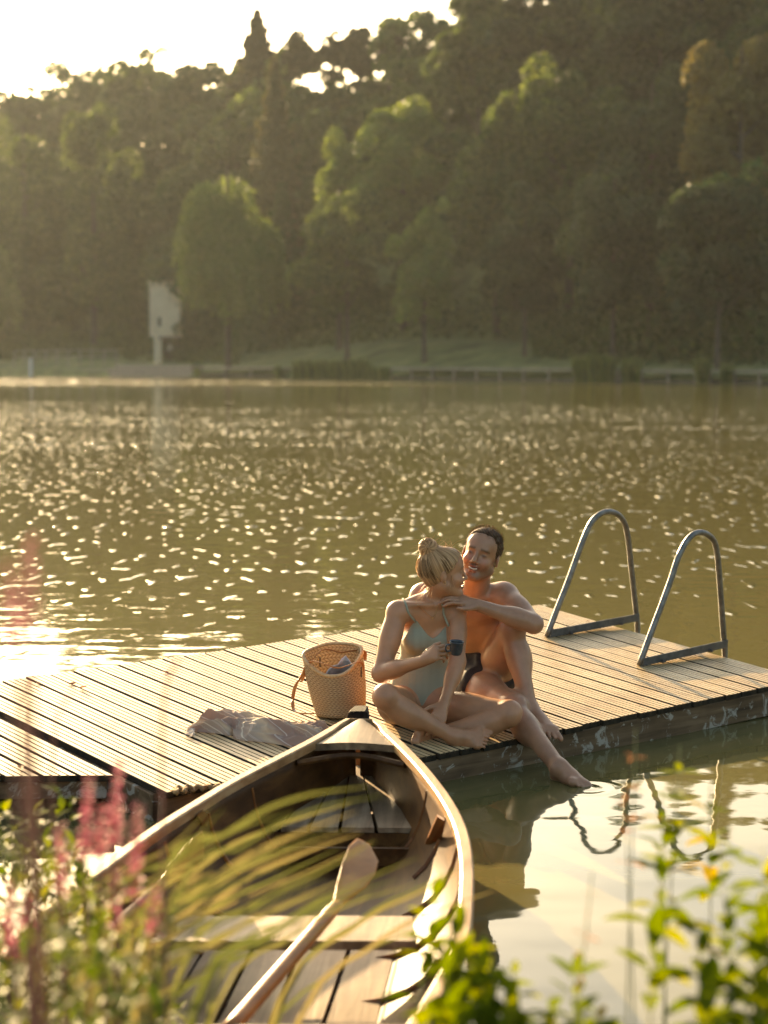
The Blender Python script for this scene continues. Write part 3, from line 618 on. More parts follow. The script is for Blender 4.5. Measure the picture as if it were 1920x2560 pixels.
    # bent frames and stringers inside the hull
    for i in (9, 12, 15, 18, 21, 24, 27):
        c = np.array(section(i, 0, 17)); q = c.copy(); mid = (R[i] + Lf[i]) / 2; q = mid + (c - mid) * .975; q[:, 2] += .010
        if i in (9, 12): MB().tube(q[1:6], .009, 5).build('frame', hullm, t); MB().tube(q[11:16], .009, 5).build('frame', hullm, t)
        else: MB().tube(q[1:-1], .0095, 5).build('frame', hullm, t)
    for k in (1, 2, 3, 4, 5, 11, 12, 13, 14, 15):
        q = []
        for i in range(5, n - 1): c = np.array(section(i, 0, 17)); mid = (R[i] + Lf[i]) / 2; q.append(mid + (c[k] - mid) * .985)
        MB().tube(q, .004, 5).build('stringer', hullm if k != 4 and k != 12 else inner, t)
    # frame knees on each side
    kn = [(Z(1093, 2036, .33), Z(1110, 2046, .33), Z(1085, 2165, .03), Z(1040, 2155, .02))]
    p = kn[0]; q = [x + np.array([.0, -.03, 0]) for x in p]; 
    MB().add(list(p) + q, [(0, 1, 2, 3), (7, 6, 5, 4), (0, 4, 5, 1), (1, 5, 6, 2), (2, 6, 7, 3), (3, 7, 4, 0)]).build('rib', hullm, t)
    p = [Z(508, 2020, .32), Z(494, 2032, .32), Z(560, 2160, .03), Z(600, 2150, .02)]; q = [x + np.array([.0, -.03, 0]) for x in p]
    MB().add(list(p) + q, [(0, 1, 2, 3), (7, 6, 5, 4), (0, 4, 5, 1), (1, 5, 6, 2), (2, 6, 7, 3), (3, 7, 4, 0)]).build('rib', hullm, t)
    # floor boards, running fore and aft
    fx = [-.66, -.53, -.39, -.25, -.11, .03, .16]
    for k in range(6):
        a, b = fx[k] + .006, fx[k + 1] - .006; 
        y0, y1 = 3.5, 5.62 - (.35 if k in (0, 5) else 0); sh = -.10
        pp = [np.array([a + sh * (5.2 - y) * .9, y, .052 + .004 * (k % 2)]) for y in np.linspace(y0, y1, 6)]; pq = [np.array([b + sh * (5.2 - y) * .9, y, .052 + .004 * (k % 2)]) for y in np.linspace(y0, y1, 6)]
        MB().loft([[u_, v_, v_ - [0, 0, .012], u_ - [0, 0, .012]] for u_, v_ in zip(pp, pq)], cap=True).build('floor_board', grey, t)
    # thwart
    def thwart(ya, yb, x0, x1, z, nm='thwart'):
        p = [np.array(q) for q in ((x0, ya, z), (x1, ya, z), (x1 - .01, yb, z), (x0 + .01, yb, z))]; q = [x - np.array([0, 0, .026]) for x in p]
        MB().add(p + q, [(0, 1, 2, 3), (7, 6, 5, 4), (0, 4, 5, 1), (1, 5, 6, 2), (2, 6, 7, 3), (3, 7, 4, 0)]).build(nm, grey, t)
    yA = (HC - .2) * F_PX / (2352 - 900) ; yB = (HC - .2) * F_PX / (2292 - 900)
    yA, yB = Z(700, 2352, .2)[1], Z(700, 2290, .2)[1]
    thwart(yA, yB, Z(377, 2320, .2)[0] - .1, Z(1040, 2320, .2)[0], .2)
    thwart(yA - .9, yB - .86, -.83, .06, .2)
    return t
make_boat()
def oar(tip, wid, neck, end, label, bladeup, m, r=.019, bw=.062, fl=None):
    tip, wid, neck, end = map(np.array, (tip, wid, neck, end)); d = nrm(neck - tip); t = thing('oar', (neck + end) / 2, label, 'oar', 'wooden oars lying in the rowing boat')
    MB().tube(crv([neck + (neck - wid) * -.1, neck + (end - neck) * .3, end], 16), np.interp(np.linspace(0, 1, 16), [0, .15, 1], [r * .8, r, r * 1.1]), 10).build('shaft', m, t, smooth=True)
    bn = nrm(bladeup - d * (bladeup @ d)); s = np.cross(d, bn); L = np.linalg.norm(neck - tip); rings = []
    for f, w, th in ((0, .004, .003), (.03, .45, .004), (.12, .82, .005), (.3, 1, .006), (.55, .86, .008), (.78, .5, .011), (.93, .3, .015), (1, .26, .016)):
        c = tip + d * L * f; w_ = bw * w if w > .01 else .004
        rings.append([c + s * w_ * cos(a) + bn * (th * sin(a) + .012 * (cos(a) ** 2) * (w > .5)) for a in np.linspace(0, 2 * pi, 16, endpoint=False)])
    MB().loft(rings, cap=True).build('blade', m, t, smooth=True)
oarm = woodmat('oar_varnish', [(.3, (.20, .070, .015)), (.5, (.38, .155, .038)), (.7, (.52, .27, .085))], 20, .42, .9, .0008, 0, spec=.35)
oar(P(922, 2112, 5.35), P(905, 2180, 5.2), P(838, 2268, 5.0), P(560, 2590, 4.25), 'oar with its broad blade up in the middle of the boat', nrm([.55, -.72, .5]), oarm, r=.019, bw=.056)
oar(P(512, 2092, 5.55), P(470, 2140, 5.4), P(390, 2225, 5.2), P(150, 2440, 4.6), 'slim oar lying edge-on along the left side of the boat', nrm([.9, .3, .1]), oarm, r=.017, bw=.05)

# ------------------------------------------------------------------ bodies: a distance field meshed as one continuous skin
def frame(U, F):
    U = nrm(U); F = np.asarray(F, float); F = nrm(F - U * (F @ U)); return np.array([np.cross(U, F), F, U])     # rows: left, front, up
class Fld:
    def __init__(s, lo, hi, h):
        s.lo = np.array(lo, float); s.h = h; s.n = np.ceil((np.array(hi) - s.lo) / h).astype(int) + 1
        s.A = np.full(s.n, 1., np.float32); s.ax = [s.lo[i] + h * np.arange(s.n[i]) for i in range(3)]
    def blk(s, lo, hi):
        a = np.clip(np.floor((np.asarray(lo) - s.lo) / s.h).astype(int), 0, s.n - 1); b = np.clip(np.ceil((np.asarray(hi) - s.lo) / s.h).astype(int) + 1, 1, s.n)
        sl = tuple(slice(a[i], b[i]) for i in range(3)); X = s.ax[0][sl[0]][:, None, None].astype(np.float32); Y = s.ax[1][sl[1]][None, :, None].astype(np.float32); Zz = s.ax[2][sl[2]][None, None, :].astype(np.float32)
        return sl, X, Y, Zz
    def group(s, prims, kout=.012, op='add'):      # prims: list of (fn, lo, hi, k); joined among themselves, then to the body
        lo = np.min([p[1] for p in prims], 0) - .03; hi = np.max([p[2] for p in prims], 0) + .03; sl, X, Y, Zz = s.blk(lo, hi)
        G = None
        for fn, pl, ph, k in prims:
            d = fn(X, Y, Zz)
            G = d if G is None else smin(G, d, k)
        if op == 'add': s.A[sl] = smin(s.A[sl], G, kout)
        else: s.A[sl] = -smin(-s.A[sl], G, kout)
    def mesh(s, smooth=1):
        V, F = nets(s.A, s.h, s.lo); return V, F
def smin(a, b, k):
    h = np.clip(.5 + .5 * (b - a) / k, 0, 1); return b + (a - b) * h - k * h * (1 - h)
def cone(a, b, ra, rb, k=.02, flat=None):
    a = np.array(a, float); b = np.array(b, float); d = b - a; L2 = d @ d + 1e-12
    def fn(X, Y, Zz):
        px, py, pz = X - a[0], Y - a[1], Zz - a[2]; t = np.clip((px * d[0] + py * d[1] + pz * d[2]) / L2, 0, 1)
        qx, qy, qz = px - t * d[0], py - t * d[1], pz - t * d[2]
        if flat is not None:
            w, f = nrm(flat[0]), flat[1]; c = qx * w[0] + qy * w[1] + qz * w[2]; e = c * (1 / f - 1); return (np.sqrt((qx + e * w[0]) ** 2 + (qy + e * w[1]) ** 2 + (qz + e * w[2]) ** 2) - (ra + (rb - ra) * t)) * min(1, f)
        return np.sqrt(qx * qx + qy * qy + qz * qz) - (ra + (rb - ra) * t)
    r = max(ra, rb); return (fn, np.minimum(a, b) - r, np.maximum(a, b) + r, k)
def ell(c, rad, R=np.eye(3), k=.02):
    c = np.array(c, float); rad = np.array(rad, float); R = np.asarray(R, float)
    def fn(X, Y, Zz):
        p = [X - c[0], Y - c[1], Zz - c[2]]; q = [R[i][0] * p[0] + R[i][1] * p[1] + R[i][2] * p[2] for i in range(3)]
        k0 = np.sqrt(sum((q[i] / rad[i]) ** 2 for i in range(3))); k1 = np.sqrt(sum((q[i] / rad[i] ** 2) ** 2 for i in range(3))) + 1e-6
        return k0 * (k0 - 1) / k1
    r = max(rad); return (fn, c - r, c + r, k)
def nets(A, h, lo):
    S = A < 0; n = A.shape; c = np.zeros(tuple(k - 1 for k in n), np.int8)
    for i in (0, 1):
        for j in (0, 1):
            for k in (0, 1): c += S[i:n[0] - 1 + i, j:n[1] - 1 + j, k:n[2] - 1 + k]
    act = (c > 0) & (c < 8); idx = np.argwhere(act); vid = np.full(act.shape, -1, np.int32); vid[act] = np.arange(len(idx))
    P_ = np.zeros((len(idx), 3)); W = np.zeros(len(idx)); I = idx.T
    for ax in range(3):
        o1, o2 = [q for q in range(3) if q != ax]
        for i in (0, 1):
            for j in (0, 1):
                off = np.zeros(3, int); off[o1] = i; off[o2] = j; off2 = off.copy(); off2[ax] = 1
                a = A[I[0] + off[0], I[1] + off[1], I[2] + off[2]]; b = A[I[0] + off2[0], I[1] + off2[1], I[2] + off2[2]]; m = (a < 0) != (b < 0)
                t = np.where(m, a / np.where(m, a - b, 1), 0); q = np.tile(off.astype(float), (len(idx), 1)); q[:, ax] = t
                P_[m] += q[m]; W[m] += 1
    V = (idx + P_ / W[:, None]) * h + lo; F = []
    for ax in range(3):
        o1, o2 = (ax + 1) % 3, (ax + 2) % 3; sl0 = [slice(1, n[q] - 1) for q in range(3)]; sl0[ax] = slice(0, n[ax] - 1); sl1 = list(sl0); sl1[ax] = slice(1, n[ax])
        m = S[tuple(sl0)] != S[tuple(sl1)]; e = np.argwhere(m); ins = S[tuple(sl0)][m]; base = e.copy()
        for q in range(3):
            if q != ax: base[:, q] += 1
        def vv(d1, d2): b = base.copy(); b[:, o1] -= d1; b[:, o2] -= d2; return vid[b[:, 0], b[:, 1], b[:, 2]]
        Q = np.stack([vv(1, 1), vv(0, 1), vv(0, 0), vv(1, 0)], 1); Q = np.where(ins[:, None], Q, Q[:, ::-1]); F.append(Q)
    F = np.concatenate(F); F = F[(F >= 0).all(1)]
    # one light relaxation
    for lam in (.5, .4):
        acc = np.zeros_like(V); cnt = np.zeros(len(V))
        for a_, b_ in ((0, 1), (1, 2), (2, 3), (3, 0)):
            np.add.at(acc, F[:, a_], V[F[:, b_]]); np.add.at(acc, F[:, b_], V[F[:, a_]]); np.add.at(cnt, F[:, a_], 1); np.add.at(cnt, F[:, b_], 1)
        V = V * (1 - lam) + lam * acc / cnt[:, None]
    return V, F
def limb(a, b, ra, rb, k=.02, bulge=None):
    out = [cone(a, b, ra, rb, k)]
    if bulge: t, r, off, L = bulge; c = np.array(a) + (np.array(b) - a) * t + off; d = nrm(np.array(b) - a); out.append(ell(c, (r, r, L), frame(d, [.3, .5, .7] if abs(d[2]) > .9 else [0, 0, 1.]), k))
    return out
def hand(F, wrist, d, back, sc=1., curl=(.35, .4, .3), thumb=1, spread=.06, curls=None, thumbdir=None, kout=.012, pose=None):
    """d: wrist->knuckles, back: out of the back of the hand, thumb: side (+1 = cross(d, back))"""
    d = nrm(d); back = nrm(back - d * (back @ d)); s = np.cross(d, back) * thumb; w = np.array(wrist); pr = []
    kn = [w + d * .082 * sc + s * .030 * sc, w + d * .086 * sc + s * .010 * sc, w + d * .082 * sc - s * .010 * sc, w + d * .074 * sc - s * .028 * sc]
    pr.append(cone(w - d * .01, w + d * .02 * sc, .022 * sc, .024 * sc, .012, (back, .72)))
    for q in kn: pr.append(cone(w + d * .012 * sc + (q - w) * .1, q, .016 * sc, .0115 * sc, .014))
    pr.append(ell(w + d * .045 * sc - back * .004, (.034 * sc, .013 * sc, .04 * sc), np.array([s, back, d]), .012)); F.group(pr, kout)
    Ls = [(.040, .024, .020), (.044, .028, .021), (.041, .026, .021), (.032, .019, .018)]
    for i, q in enumerate(kn):
        cs = curls[i] if curls else curl; a = 0.; p = q - back * .001; fd = nrm(d + s * spread * (1.5 - i)); ch = []; r = .0088 * sc * (1 if i < 3 else .88)
        for L, c in zip(Ls[i], cs):
            a += c; dr = fd * cos(a) - back * sin(a); e = p + dr * L * sc; ch.append(cone(p, e, r, r * .93, .003)); ch.append(ell(p, (r * 1.05,) * 3, k=.003)); p = e; r *= .93
        F.group(ch, .0045)
    td = thumbdir if thumbdir is not None else nrm(d * .75 + s * .75 - back * .45); p0 = w + d * .018 * sc + s * .022 * sc; p1 = p0 + nrm(td + s * .35) * .036 * sc; p2 = p1 + nrm(td) * .032 * sc; p3 = p2 + nrm(td - s * .25) * .024 * sc
    F.group([cone(p0, p1, .016 * sc, .0115 * sc, .008), cone(p1, p2, .0105 * sc, .0095 * sc, .004), cone(p2, p3, .0095 * sc, .008 * sc, .004)], .008)
def foot(F, ankle, heel, ball, toedir, up, big, sc=1., wid=.045, spread=.0, kout=.02):
    """big: +1 puts the big toe on cross(dir, up) side"""
    ankle, heel, ball = [np.array(q, float) for q in (ankle, heel, ball)]; d = nrm(ball - heel); up = nrm(up - d * (up @ d)); s = np.cross(d, up) * big
    b1, b5 = ball + s * wid * .72 * sc, ball - s * wid * .8 * sc - d * .018 * sc; mid = (heel + ball) / 2
    pr = [cone(ankle, heel, .032 * sc, .030 * sc, .02), cone(heel, mid + up * .006, .029 * sc, .026 * sc, .02), cone(ankle + d * .012, ball + up * .012 - d * .02, .030 * sc, .018 * sc, .03), cone(ankle + up * .01, b1 - d * .02 + up * .006, .026 * sc, .017 * sc, .03)]
    pr += [cone(mid + s * .006, b1, .022 * sc, .0185 * sc, .02), cone(mid - s * .012, b5, .022 * sc, .015 * sc, .02), cone(b1, b5, .0175 * sc, .0145 * sc, .02)]
    pr += [ell(ankle + s * .028 * sc + up * .004, (.012,) * 3, k=.014), ell(ankle - s * .028 * sc - up * .002, (.012,) * 3, k=.014)]
    F.group(pr, kout); td = nrm(np.asarray(toedir, float))
    for i in range(5):
        t = i / 4; q = b1 + (b5 - b1) * t; L = (.054, .046, .042, .038, .032)[i] * sc; r = (.0125, .0086, .0082, .0080, .0078)[i] * sc; t_ = nrm(td + s * spread * (2 - i))
        F.group([cone(q - up * .002, q + t_ * L * .55 + up * .003, r * 1.05, r * .92, .004), cone(q + t_ * L * .55 + up * .003, q + t_ * L - up * .004, r * .95, r * .95, .003)], .0035)
def head(F, o, R, sc=1., male=False, neckb=None, nr=.05):
    L, Fr, U = R; p = lambda f, l, u: o + (Fr * f + L * l + U * u) * sc; e = lambda f, l, u, rf, rl, ru, k=.02: ell(p(f, l, u), (rl * sc, rf * sc, ru * sc), R, k)
    j = 1.08 if male else .94
    pr = [e(-.014, 0, .036, .094, .075, .077, .03), e(.020, 0, -.028, .064, .058, .086, .035), e(.052, 0, .045, .040, .056, .048, .03)]
    pr += [cone(p(.0, .050 * j, -.058), p(.058, .018, -.098), .021 * sc, .017 * sc, .025), cone(p(.0, -.050 * j, -.058), p(.058, -.018, -.098), .021 * sc, .017 * sc, .025), e(.066, 0, -.099, .020, .022 * j, .018, .02)]
    pr += [e(.058, .034, -.034, .027, .026, .024, .022), e(.058, -.034, -.034, .027, .026, .024, .022), cone(p(.080, -.032, .020), p(.080, .032, .020), .010 * sc, .010 * sc, .016)]
    if neckb is not None: pr.append(cone(p(-.022, 0, -.055), neckb, nr * sc, nr * 1.04, .03)); 
    F.group(pr, .02)
    F.group([e(.094, .030, .001, .013, .017, .0105)], .014, 'sub'); F.group([e(.094, -.030, .001, .013, .017, .0105)], .014, 'sub')
    F.group([e(.0725, .031, -.001, .0125, .0135, .0115)], .004); F.group([e(.0725, -.031, -.001, .0125, .0135, .0115)], .004)
    nz = 1.12 if male else .95
    F.group([cone(p(.086, 0, .012), p(.105 * (1 + .03 * male), 0, -.030), .006 * sc, .0095 * sc * nz, .006), e(.1035, 0, -.032, .010, .0105 * nz, .009, .006), e(.093, .012 * nz, -.037, .009, .006, .007, .006), e(.093, -.012 * nz, -.037, .009, .006, .007, .006)], .008)
    F.group([e(.086, 0, -.054, .009, .021, .0055, .004), e(.085, 0, -.073, .009, .019, .0060, .004)], .007)
    # smiling mouth: a curved slot
    for q in range(5):
        l0, l1 = -.025 + .010 * q, -.025 + .010 * (q + 1); zc = lambda l: -.0665 + 13 * l * l
        F.group([cone(p(.096 - 12 * l0 * l0, l0, zc(l0)), p(.096 - 12 * l1 * l1, l1, zc(l1)), .0045 * sc, .0045 * sc)], .003, 'sub')
    for sg in (1, -1):
        F.group([ell(p(-.008, sg * .076, -.008), (.007 * sc, .017 * sc, .031 * sc), R @ rotz(sg * .35), .008)], .007)
        F.group([ell(p(.001, sg * .0865, -.004), (.005 * sc, .007 * sc, .013 * sc), R, .008)], .003, 'sub')
def rotz(a): return np.array([[cos(a), sin(a), 0], [-sin(a), cos(a), 0], [0, 0, 1]])
def loc(V, o, R, sc=1.): q = (V - o) @ R.T / sc; return q[:, 1], q[:, 0], q[:, 2]        # front, left, up
def proj(V):
    q = V - CAMP; c, s = cos(PITCH), sin(PITCH); dz = q[:, 1] * c - q[:, 2] * s; dy = q[:, 1] * s + q[:, 2] * c
    return 960 + F_PX * q[:, 0] / dz, 1280 - F_PX * dy / dz
def hit(V, px, py, r=7):
    x, y = proj(V); m = (abs(x - px) < r) & (abs(y - py) < r); i = np.where(m)[0]; return V[i[np.argmin(V[i, 1])]]
def skinmat(name, rough=.38):
    m, t, b = nt(name); a = N(t, 'Attribute', attribute_name='col'); v = coords(t); n = noise(t, v, 14, 4); n2 = noise(t, v, 160, 2)
    hs = N(t, 'HueSaturation'); mr = N(t, 'MapRange'); mr.inputs[1].default_value = .3; mr.inputs[2].default_value = .7; mr.inputs[3].default_value = .84; mr.inputs[4].default_value = 1.14
    t.links.new(n, mr.inputs[0]); t.links.new(mr.outputs[0], hs.inputs['Value']); t.links.new(a.outputs['Color'], hs.inputs['Color']); t.links.new(hs.outputs[0], b.inputs['Base Color'])
    b.inputs['Roughness'].default_value = rough; b.inputs['Subsurface Weight'].default_value = .12; b.inputs['Subsurface Radius'].default_value = (1., .35, .18); b.inputs['Subsurface Scale'].default_value = .012
    b.inputs['Specular IOR Level'].default_value = .45; bump(t, b, n2, .0006); return m
M['skin'] = skinmat('skin')
def strands(curves, r, m, name, parent, sides=3, tint=None):
    V = []; F = []; n0 = 0; col = []
    for ci, c in enumerate(curves):
        c = np.asarray(c); k = len(c); T = np.gradient(c, axis=0); T /= np.linalg.norm(T, axis=1)[:, None] + 1e-9; A = np.cross(T, [.31, .52, .79]); A /= np.linalg.norm(A, axis=1)[:, None] + 1e-9; B = np.cross(T, A)
        rr = (r[ci] if hasattr(r, '__len__') else r) * np.linspace(1, .35, k)[:, None]
        ring = [c + rr * (cos(2 * pi * q / sides) * A + sin(2 * pi * q / sides) * B) for q in range(sides)]; V.append(np.stack(ring, 1).reshape(-1, 3))
        i = np.arange(k - 1)[:, None] * sides; q = np.arange(sides)[None]; q2 = (q + 1) % sides
        F.append(np.stack([i + q, i + q2, i + sides + q2, i + sides + q], 2).reshape(-1, 4) + n0); n0 += k * sides; col.append(np.full(k * sides, random.random()))
    return mk(name, np.concatenate(V), np.concatenate(F), m, parent, True, attrs={'var': ('FLOAT', np.concatenate(col))})
def hairmat(name, ca, cb, rough=.38, trans=.25):
    m, t, b = nt(name); a = N(t, 'Attribute', attribute_name='var'); c = ramp(t, a.outputs['Fac'], [(0, ca), (1, cb)]); t.links.new(c, b.inputs['Base Color']); b.inputs['Roughness'].default_value = rough; b.inputs['Specular IOR Level'].default_value = .25
    tr = N(t, 'BsdfTranslucent'); t.links.new(c, tr.inputs[0]); mx = N(t, 'MixShader'); mx.inputs[0].default_value = trans
    t.links.new(b.outputs[0], mx.inputs[1]); t.links.new(tr.outputs[0], mx.inputs[2]); t.links.new(mx.outputs[0], t.nodes['Material Output'].inputs[0]); return m
SKIN_W, SKIN_M = np.array([.41, .20, .10]), np.array([.365, .188, .105])
up3 = np.array([0, 0, 1.])

# ================================================================== the woman
def make_woman():
    F = Fld((-.14, 7.56, .10), (.66, 8.36, 1.06), .0036)
    face = nrm([.10, -1, .05]); pel, wai, rib, che = P(1050, 1752, 8.16), P(1056, 1672, 8.19), P(1067, 1592, 8.14), P(1072, 1532, 8.11); nb = P(1086, 1496, 8.10)
    T1, T2, T3 = frame(wai - pel, face), frame(rib - wai, face), frame(che - rib + [0, -.01, 0], face)
    rs, ls = P(993, 1530, 8.04), P(1143, 1520, 8.10); S3 = T3[0]
    torso = [ell(pel, (.150, .105, .10), T1, .03), ell(pel + T1[2] * -.03 - T1[1] * .03, (.155, .095, .075), T1, .03), ell(wai, (.113, .084, .11), T2, .05), ell(pel * .5 + wai * .5 + T1[1] * .018, (.122, .078, .09), T1, .05), ell(rib, (.117, .088, .13), T2, .05), ell(che, (.125, .078, .075), T3, .04)]
    for sg in (1, -1): torso.append(ell(rib + T3[1] * .062 + T3[0] * sg * .058 + T3[2] * .015, (.050, .046, .050), T3, .028))
    F.group(torso, .02); TF = Fld((-.14, 7.56, .10), (.66, 8.36, 1.06), .0036); TF.group(torso, .02)
    # shoulders, neck
    F.group([cone(rs + [.02, 0, -.005], che + [0, .01, .02], .040, .045, .03), cone(ls + [-.02, 0, -.005], che + [0, .01, .02], .040, .045, .03), cone(nb + [-.02, .01, 0], rs + [.015, .01, .012], .034, .032, .03), cone(nb + [.02, .01, 0], ls + [-.015, .01, .012], .034, .032, .03),
             cone(P(1078, 1512, 8.035), P(1010, 1512, 8.02), .011, .010, .02), cone(P(1096, 1512, 8.04), P(1135, 1506, 8.05), .011, .010, .02)], .03)
    ho = P(1107, 1432, 8.06); HR = frame([-.06, .02, 1], [.985, .10, .04]); HS = .96
    head(F, ho, HR, HS, False, nb + [0, 0, -.01], .047)
    # arms
    re, rw = P(953, 1683, 7.96), P(1058, 1652, 7.80); le, lw = P(1144, 1655, 7.98), P(1109, 1762, 7.87)
    F.group([ell(rs, (.044,) * 3), *limb(rs, re, .046, .039, .02, (.40, .046, 0, .09)), *limb(re, rw, .038, .024, .02, (.28, .038, 0, .07))], .02)
    F.group([ell(ls, (.043,) * 3), *limb(ls, le, .041, .033, .02, (.45, .037, 0, .08)), *limb(le, lw, .034, .022, .02, (.28, .035, 0, .07))], .02)
    # right hand pinching the cup's handle; left hand resting on the crossed shins
    hd = nrm(P(1093, 1630, 7.765) - rw); hb = nrm([.15, -.75, .65])
    hand(F, rw, hd, hb, .90, thumb=-1, curls=[(.75, .75, .25), (.85, .85, .3), (.95, .9, .4), (1.0, .9, .5)], spread=.03, thumbdir=nrm(hd * .95 + np.cross(hd, hb) * -.35 - hb * .35))
    hd2 = nrm(P(1091, 1808, 7.80) - lw); hand(F, lw, hd2, nrm([.25, -.75, .6]), .92, curl=(.3, .45, .3), thumb=1, spread=.10)
    # legs
    rh, rk, ra = P(1006, 1768, 8.12), P(964, 1742, 7.76), P(1136, 1844, 7.80); lh, lk, la = P(1098, 1768, 8.12), P(1272, 1783, 7.87), P(1082, 1838, 7.915)
    cal = lambda a, b, s: (np.array(b) - a)
    F.group([ell(rh, (.082,) * 3), *limb(rh, rk, .080, .053, .03, (.4, .078, np.array([0, 0, -.012]), .13)), ell(rk + [0, -.004, .004], (.052,) * 3, k=.02)], .03)
    F.group([*limb(rk + [.0, -.0, -.004], ra, .048, .029, .03, (.30, .050, np.array([-.012, .010, -.020]), .095))], .014)
    F.group([ell(lh, (.082,) * 3), *limb(lh, lk, .080, .052, .03, (.4, .076, np.array([0, 0, -.01]), .13)), ell(lk + [.004, -.004, .004], (.052,) * 3, k=.02)], .03)
    F.group([*limb(lk + [0, -.012, -.012], la, .048, .029, .03, (.32, .052, np.array([.0, .006, -.016]), .095))], .014)
    foot(F, ra, P(1142, 1862, 7.815), P(1200, 1846, 7.800), [1, .0, -.10], nrm([-.12, -.55, .55]), -1, .88, spread=.05)
    foot(F, la, P(1078, 1850, 7.93), P(1043, 1838, 7.795), nrm([-.30, -.35, -.85]), nrm([-.75, -.35, .3]), 1, .84, spread=.06)
    V, Fc = F.mesh(); f, l, u = loc(V, ho, HR, HS); col = np.tile(SKIN_W, (len(V), 1))
    def paint(w, c): col[:] = col * (1 - w[:, None]) + np.array(c) * w[:, None]
    g = lambda d, s: np.exp(-(d / s) ** 2)
    hz = (u > -.13) & (u < .12) & (abs(l) < .1) & (f > -.05) & (f < .12)
    paint(hz * (f > .06) * g(u + .064, .011) * g(l, .022) * .75, (.42, .13, .10)); paint(hz * (f > .05) * g(u - .022 + .10 * (abs(l) - .03) ** 2, .004) * (abs(l) > .012) * (abs(l) < .048) * .7, (.16, .09, .04))
    paint(hz * (f > .05) * g(u + .001, .0035) * g(abs(l) - .031, .011) * .85, (.05, .025, .015)); paint(hz * g(u + .035, .02) * g(abs(l) - .04, .02) * (f > .03) * .3, (.55, .20, .12))
    for q, r_ in ((rk, .06), (lk, .06), (re, .045), (P(1225, 1850, 7.8), .04)): paint(g(np.linalg.norm(V - q, axis=1), r_) * .25, (.50, .19, .11))
    body = mk('person', V, Fc, M['skin'], None, True, attrs={'col': ('FLOAT_COLOR', np.hstack([col, np.ones((len(V), 1))]))}, base=P(1050, 1810, 8.1))
    tag(body, 'blonde woman in a pale green swimsuit sitting cross-legged, holding a small dark cup', 'person', 'couple sitting on the jetty')
    # swimsuit: the torso's own surface a few millimetres out, cut at neckline and legs
    sl, X, Y, Zz = TF.blk(TF.lo, TF.lo + TF.h * (TF.n - 1)); A = TF.A - .0045
    mx = np.interp(Zz, [pel[2], wai[2], rib[2], che[2]], [pel[0], wai[0] + .006, rib[0] + .022, che[0] + .02]); s = np.abs((X - mx) * T2[0][0] + (Y - 8.1) * T2[0][1] * .3)
    top = np.where(s < .078, .552 + .088 * (s / .078) ** 1.4, .640 - (s - .078) * 1.9); top = np.where(Y > 8.16, .52 + 0 * top, top)
    leg = .215 + np.clip(s - .022, 0, .2) * 1.05
    A = np.maximum(A, np.maximum(Zz - top, leg - Zz) * .7); SV, SF = nets(A, TF.h, TF.lo)
    m, t, b = nt('ribbed_swimsuit'); v = coords(t); w = N(t, 'TexWave'); w.inputs['Scale'].default_value = 62; w.inputs['Distortion'].default_value = .25; w.inputs['Detail'].default_value = 1; t.links.new(v, w.inputs[0])
    b.inputs['Base Color'].default_value = (.36, .40, .30, 1); c = ramp(t, w.outputs['Fac'], [(0, (.255, .262, .188)), (1, (.43, .43, .315))]); t.links.new(c, b.inputs['Base Color']); b.inputs['Roughness'].default_value = .8
    ns = noise(t, coords(t, (6, 6, 30)), 1., 3); ad = N(t, 'Math', operation='MULTIPLY_ADD'); t.links.new(ns, ad.inputs[0]); ad.inputs[1].default_value = 2.5; t.links.new(w.outputs['Fac'], ad.inputs[2]); bump(t, b, ad.outputs[0], .002)
    suit = mk('swimsuit', SV, SF, m, body, True)
    for pts in ([(1034, 1562), (1031, 1545), (1026, 1522), (1020, 1503), (1015, 1494)], [(1115, 1560), (1116, 1542), (1115, 1526), (1112, 1512)]):
        q = [hit(V, *p_) + [0, -.003, .001] for p_ in pts]; q.append(q[-1] + [-.001, .028, .004]); MB().tube(crv(q, 14), .0052, 6, flat=([0, -1, .3], .45)).build('strap', m, suit, smooth=True)
    gold = pmat('gold', (.55, .33, .12), (.7, .45, .2), 50, .3, 0, metal=1); q = [hit(V, x, y) + [0, -.002, .001] for x, y in [(1045, 1494), (1050, 1510), (1058, 1525), (1069, 1538), (1081, 1546), (1088, 1549), (1093, 1541), (1097, 1526), (1099, 1510)]]
    nk = MB().tube(crv(q, 30), .0010, 4).build('necklace', gold, body); c = q[5] + [0, -.002, -.004]; MB().box(c, (.004, 0, 0), (0, .0008, 0), (0, 0, .0012)).box(c + [0, -.001, 0], (.0012, 0, 0), (0, .0008, 0), (0, 0, .0045)).build('pendant', gold, nk)
    eo = ho + (HR[1] * -.004 - HR[0] * .085 - HR[2] * .040) * HS; MB().tube([eo + [.005 * cos(a), .003, .007 * sin(a)] for a in np.linspace(0, 2 * pi, 12)], .0014, 5).build('earring', gold, body)
    # hair: cap, bun, combed strands and flyaways
    hm = hairmat('blonde_hair', (.22, .105, .038), (.80, .50, .25)); pL = lambda f_, l_, u_: ho + (HR[1] * f_ + HR[0] * l_ + HR[2] * u_) * HS
    G = Fld(ho - .2, ho + .22, .0035); G.group([ell(pL(-.018, 0, .038), (.084 * HS, .098 * HS, .085 * HS), HR, .02), ell(pL(-.040, 0, -.012), (.062 * HS, .055 * HS, .055 * HS), HR, .03), ell(pL(.044, 0, .048), (.062 * HS, .052 * HS, .056 * HS), HR, .03)], .01)
    B0 = ho + np.array([-.066, -.015, .115]); sl, X, Y, Zz = G.blk(G.lo, G.lo + 1); 
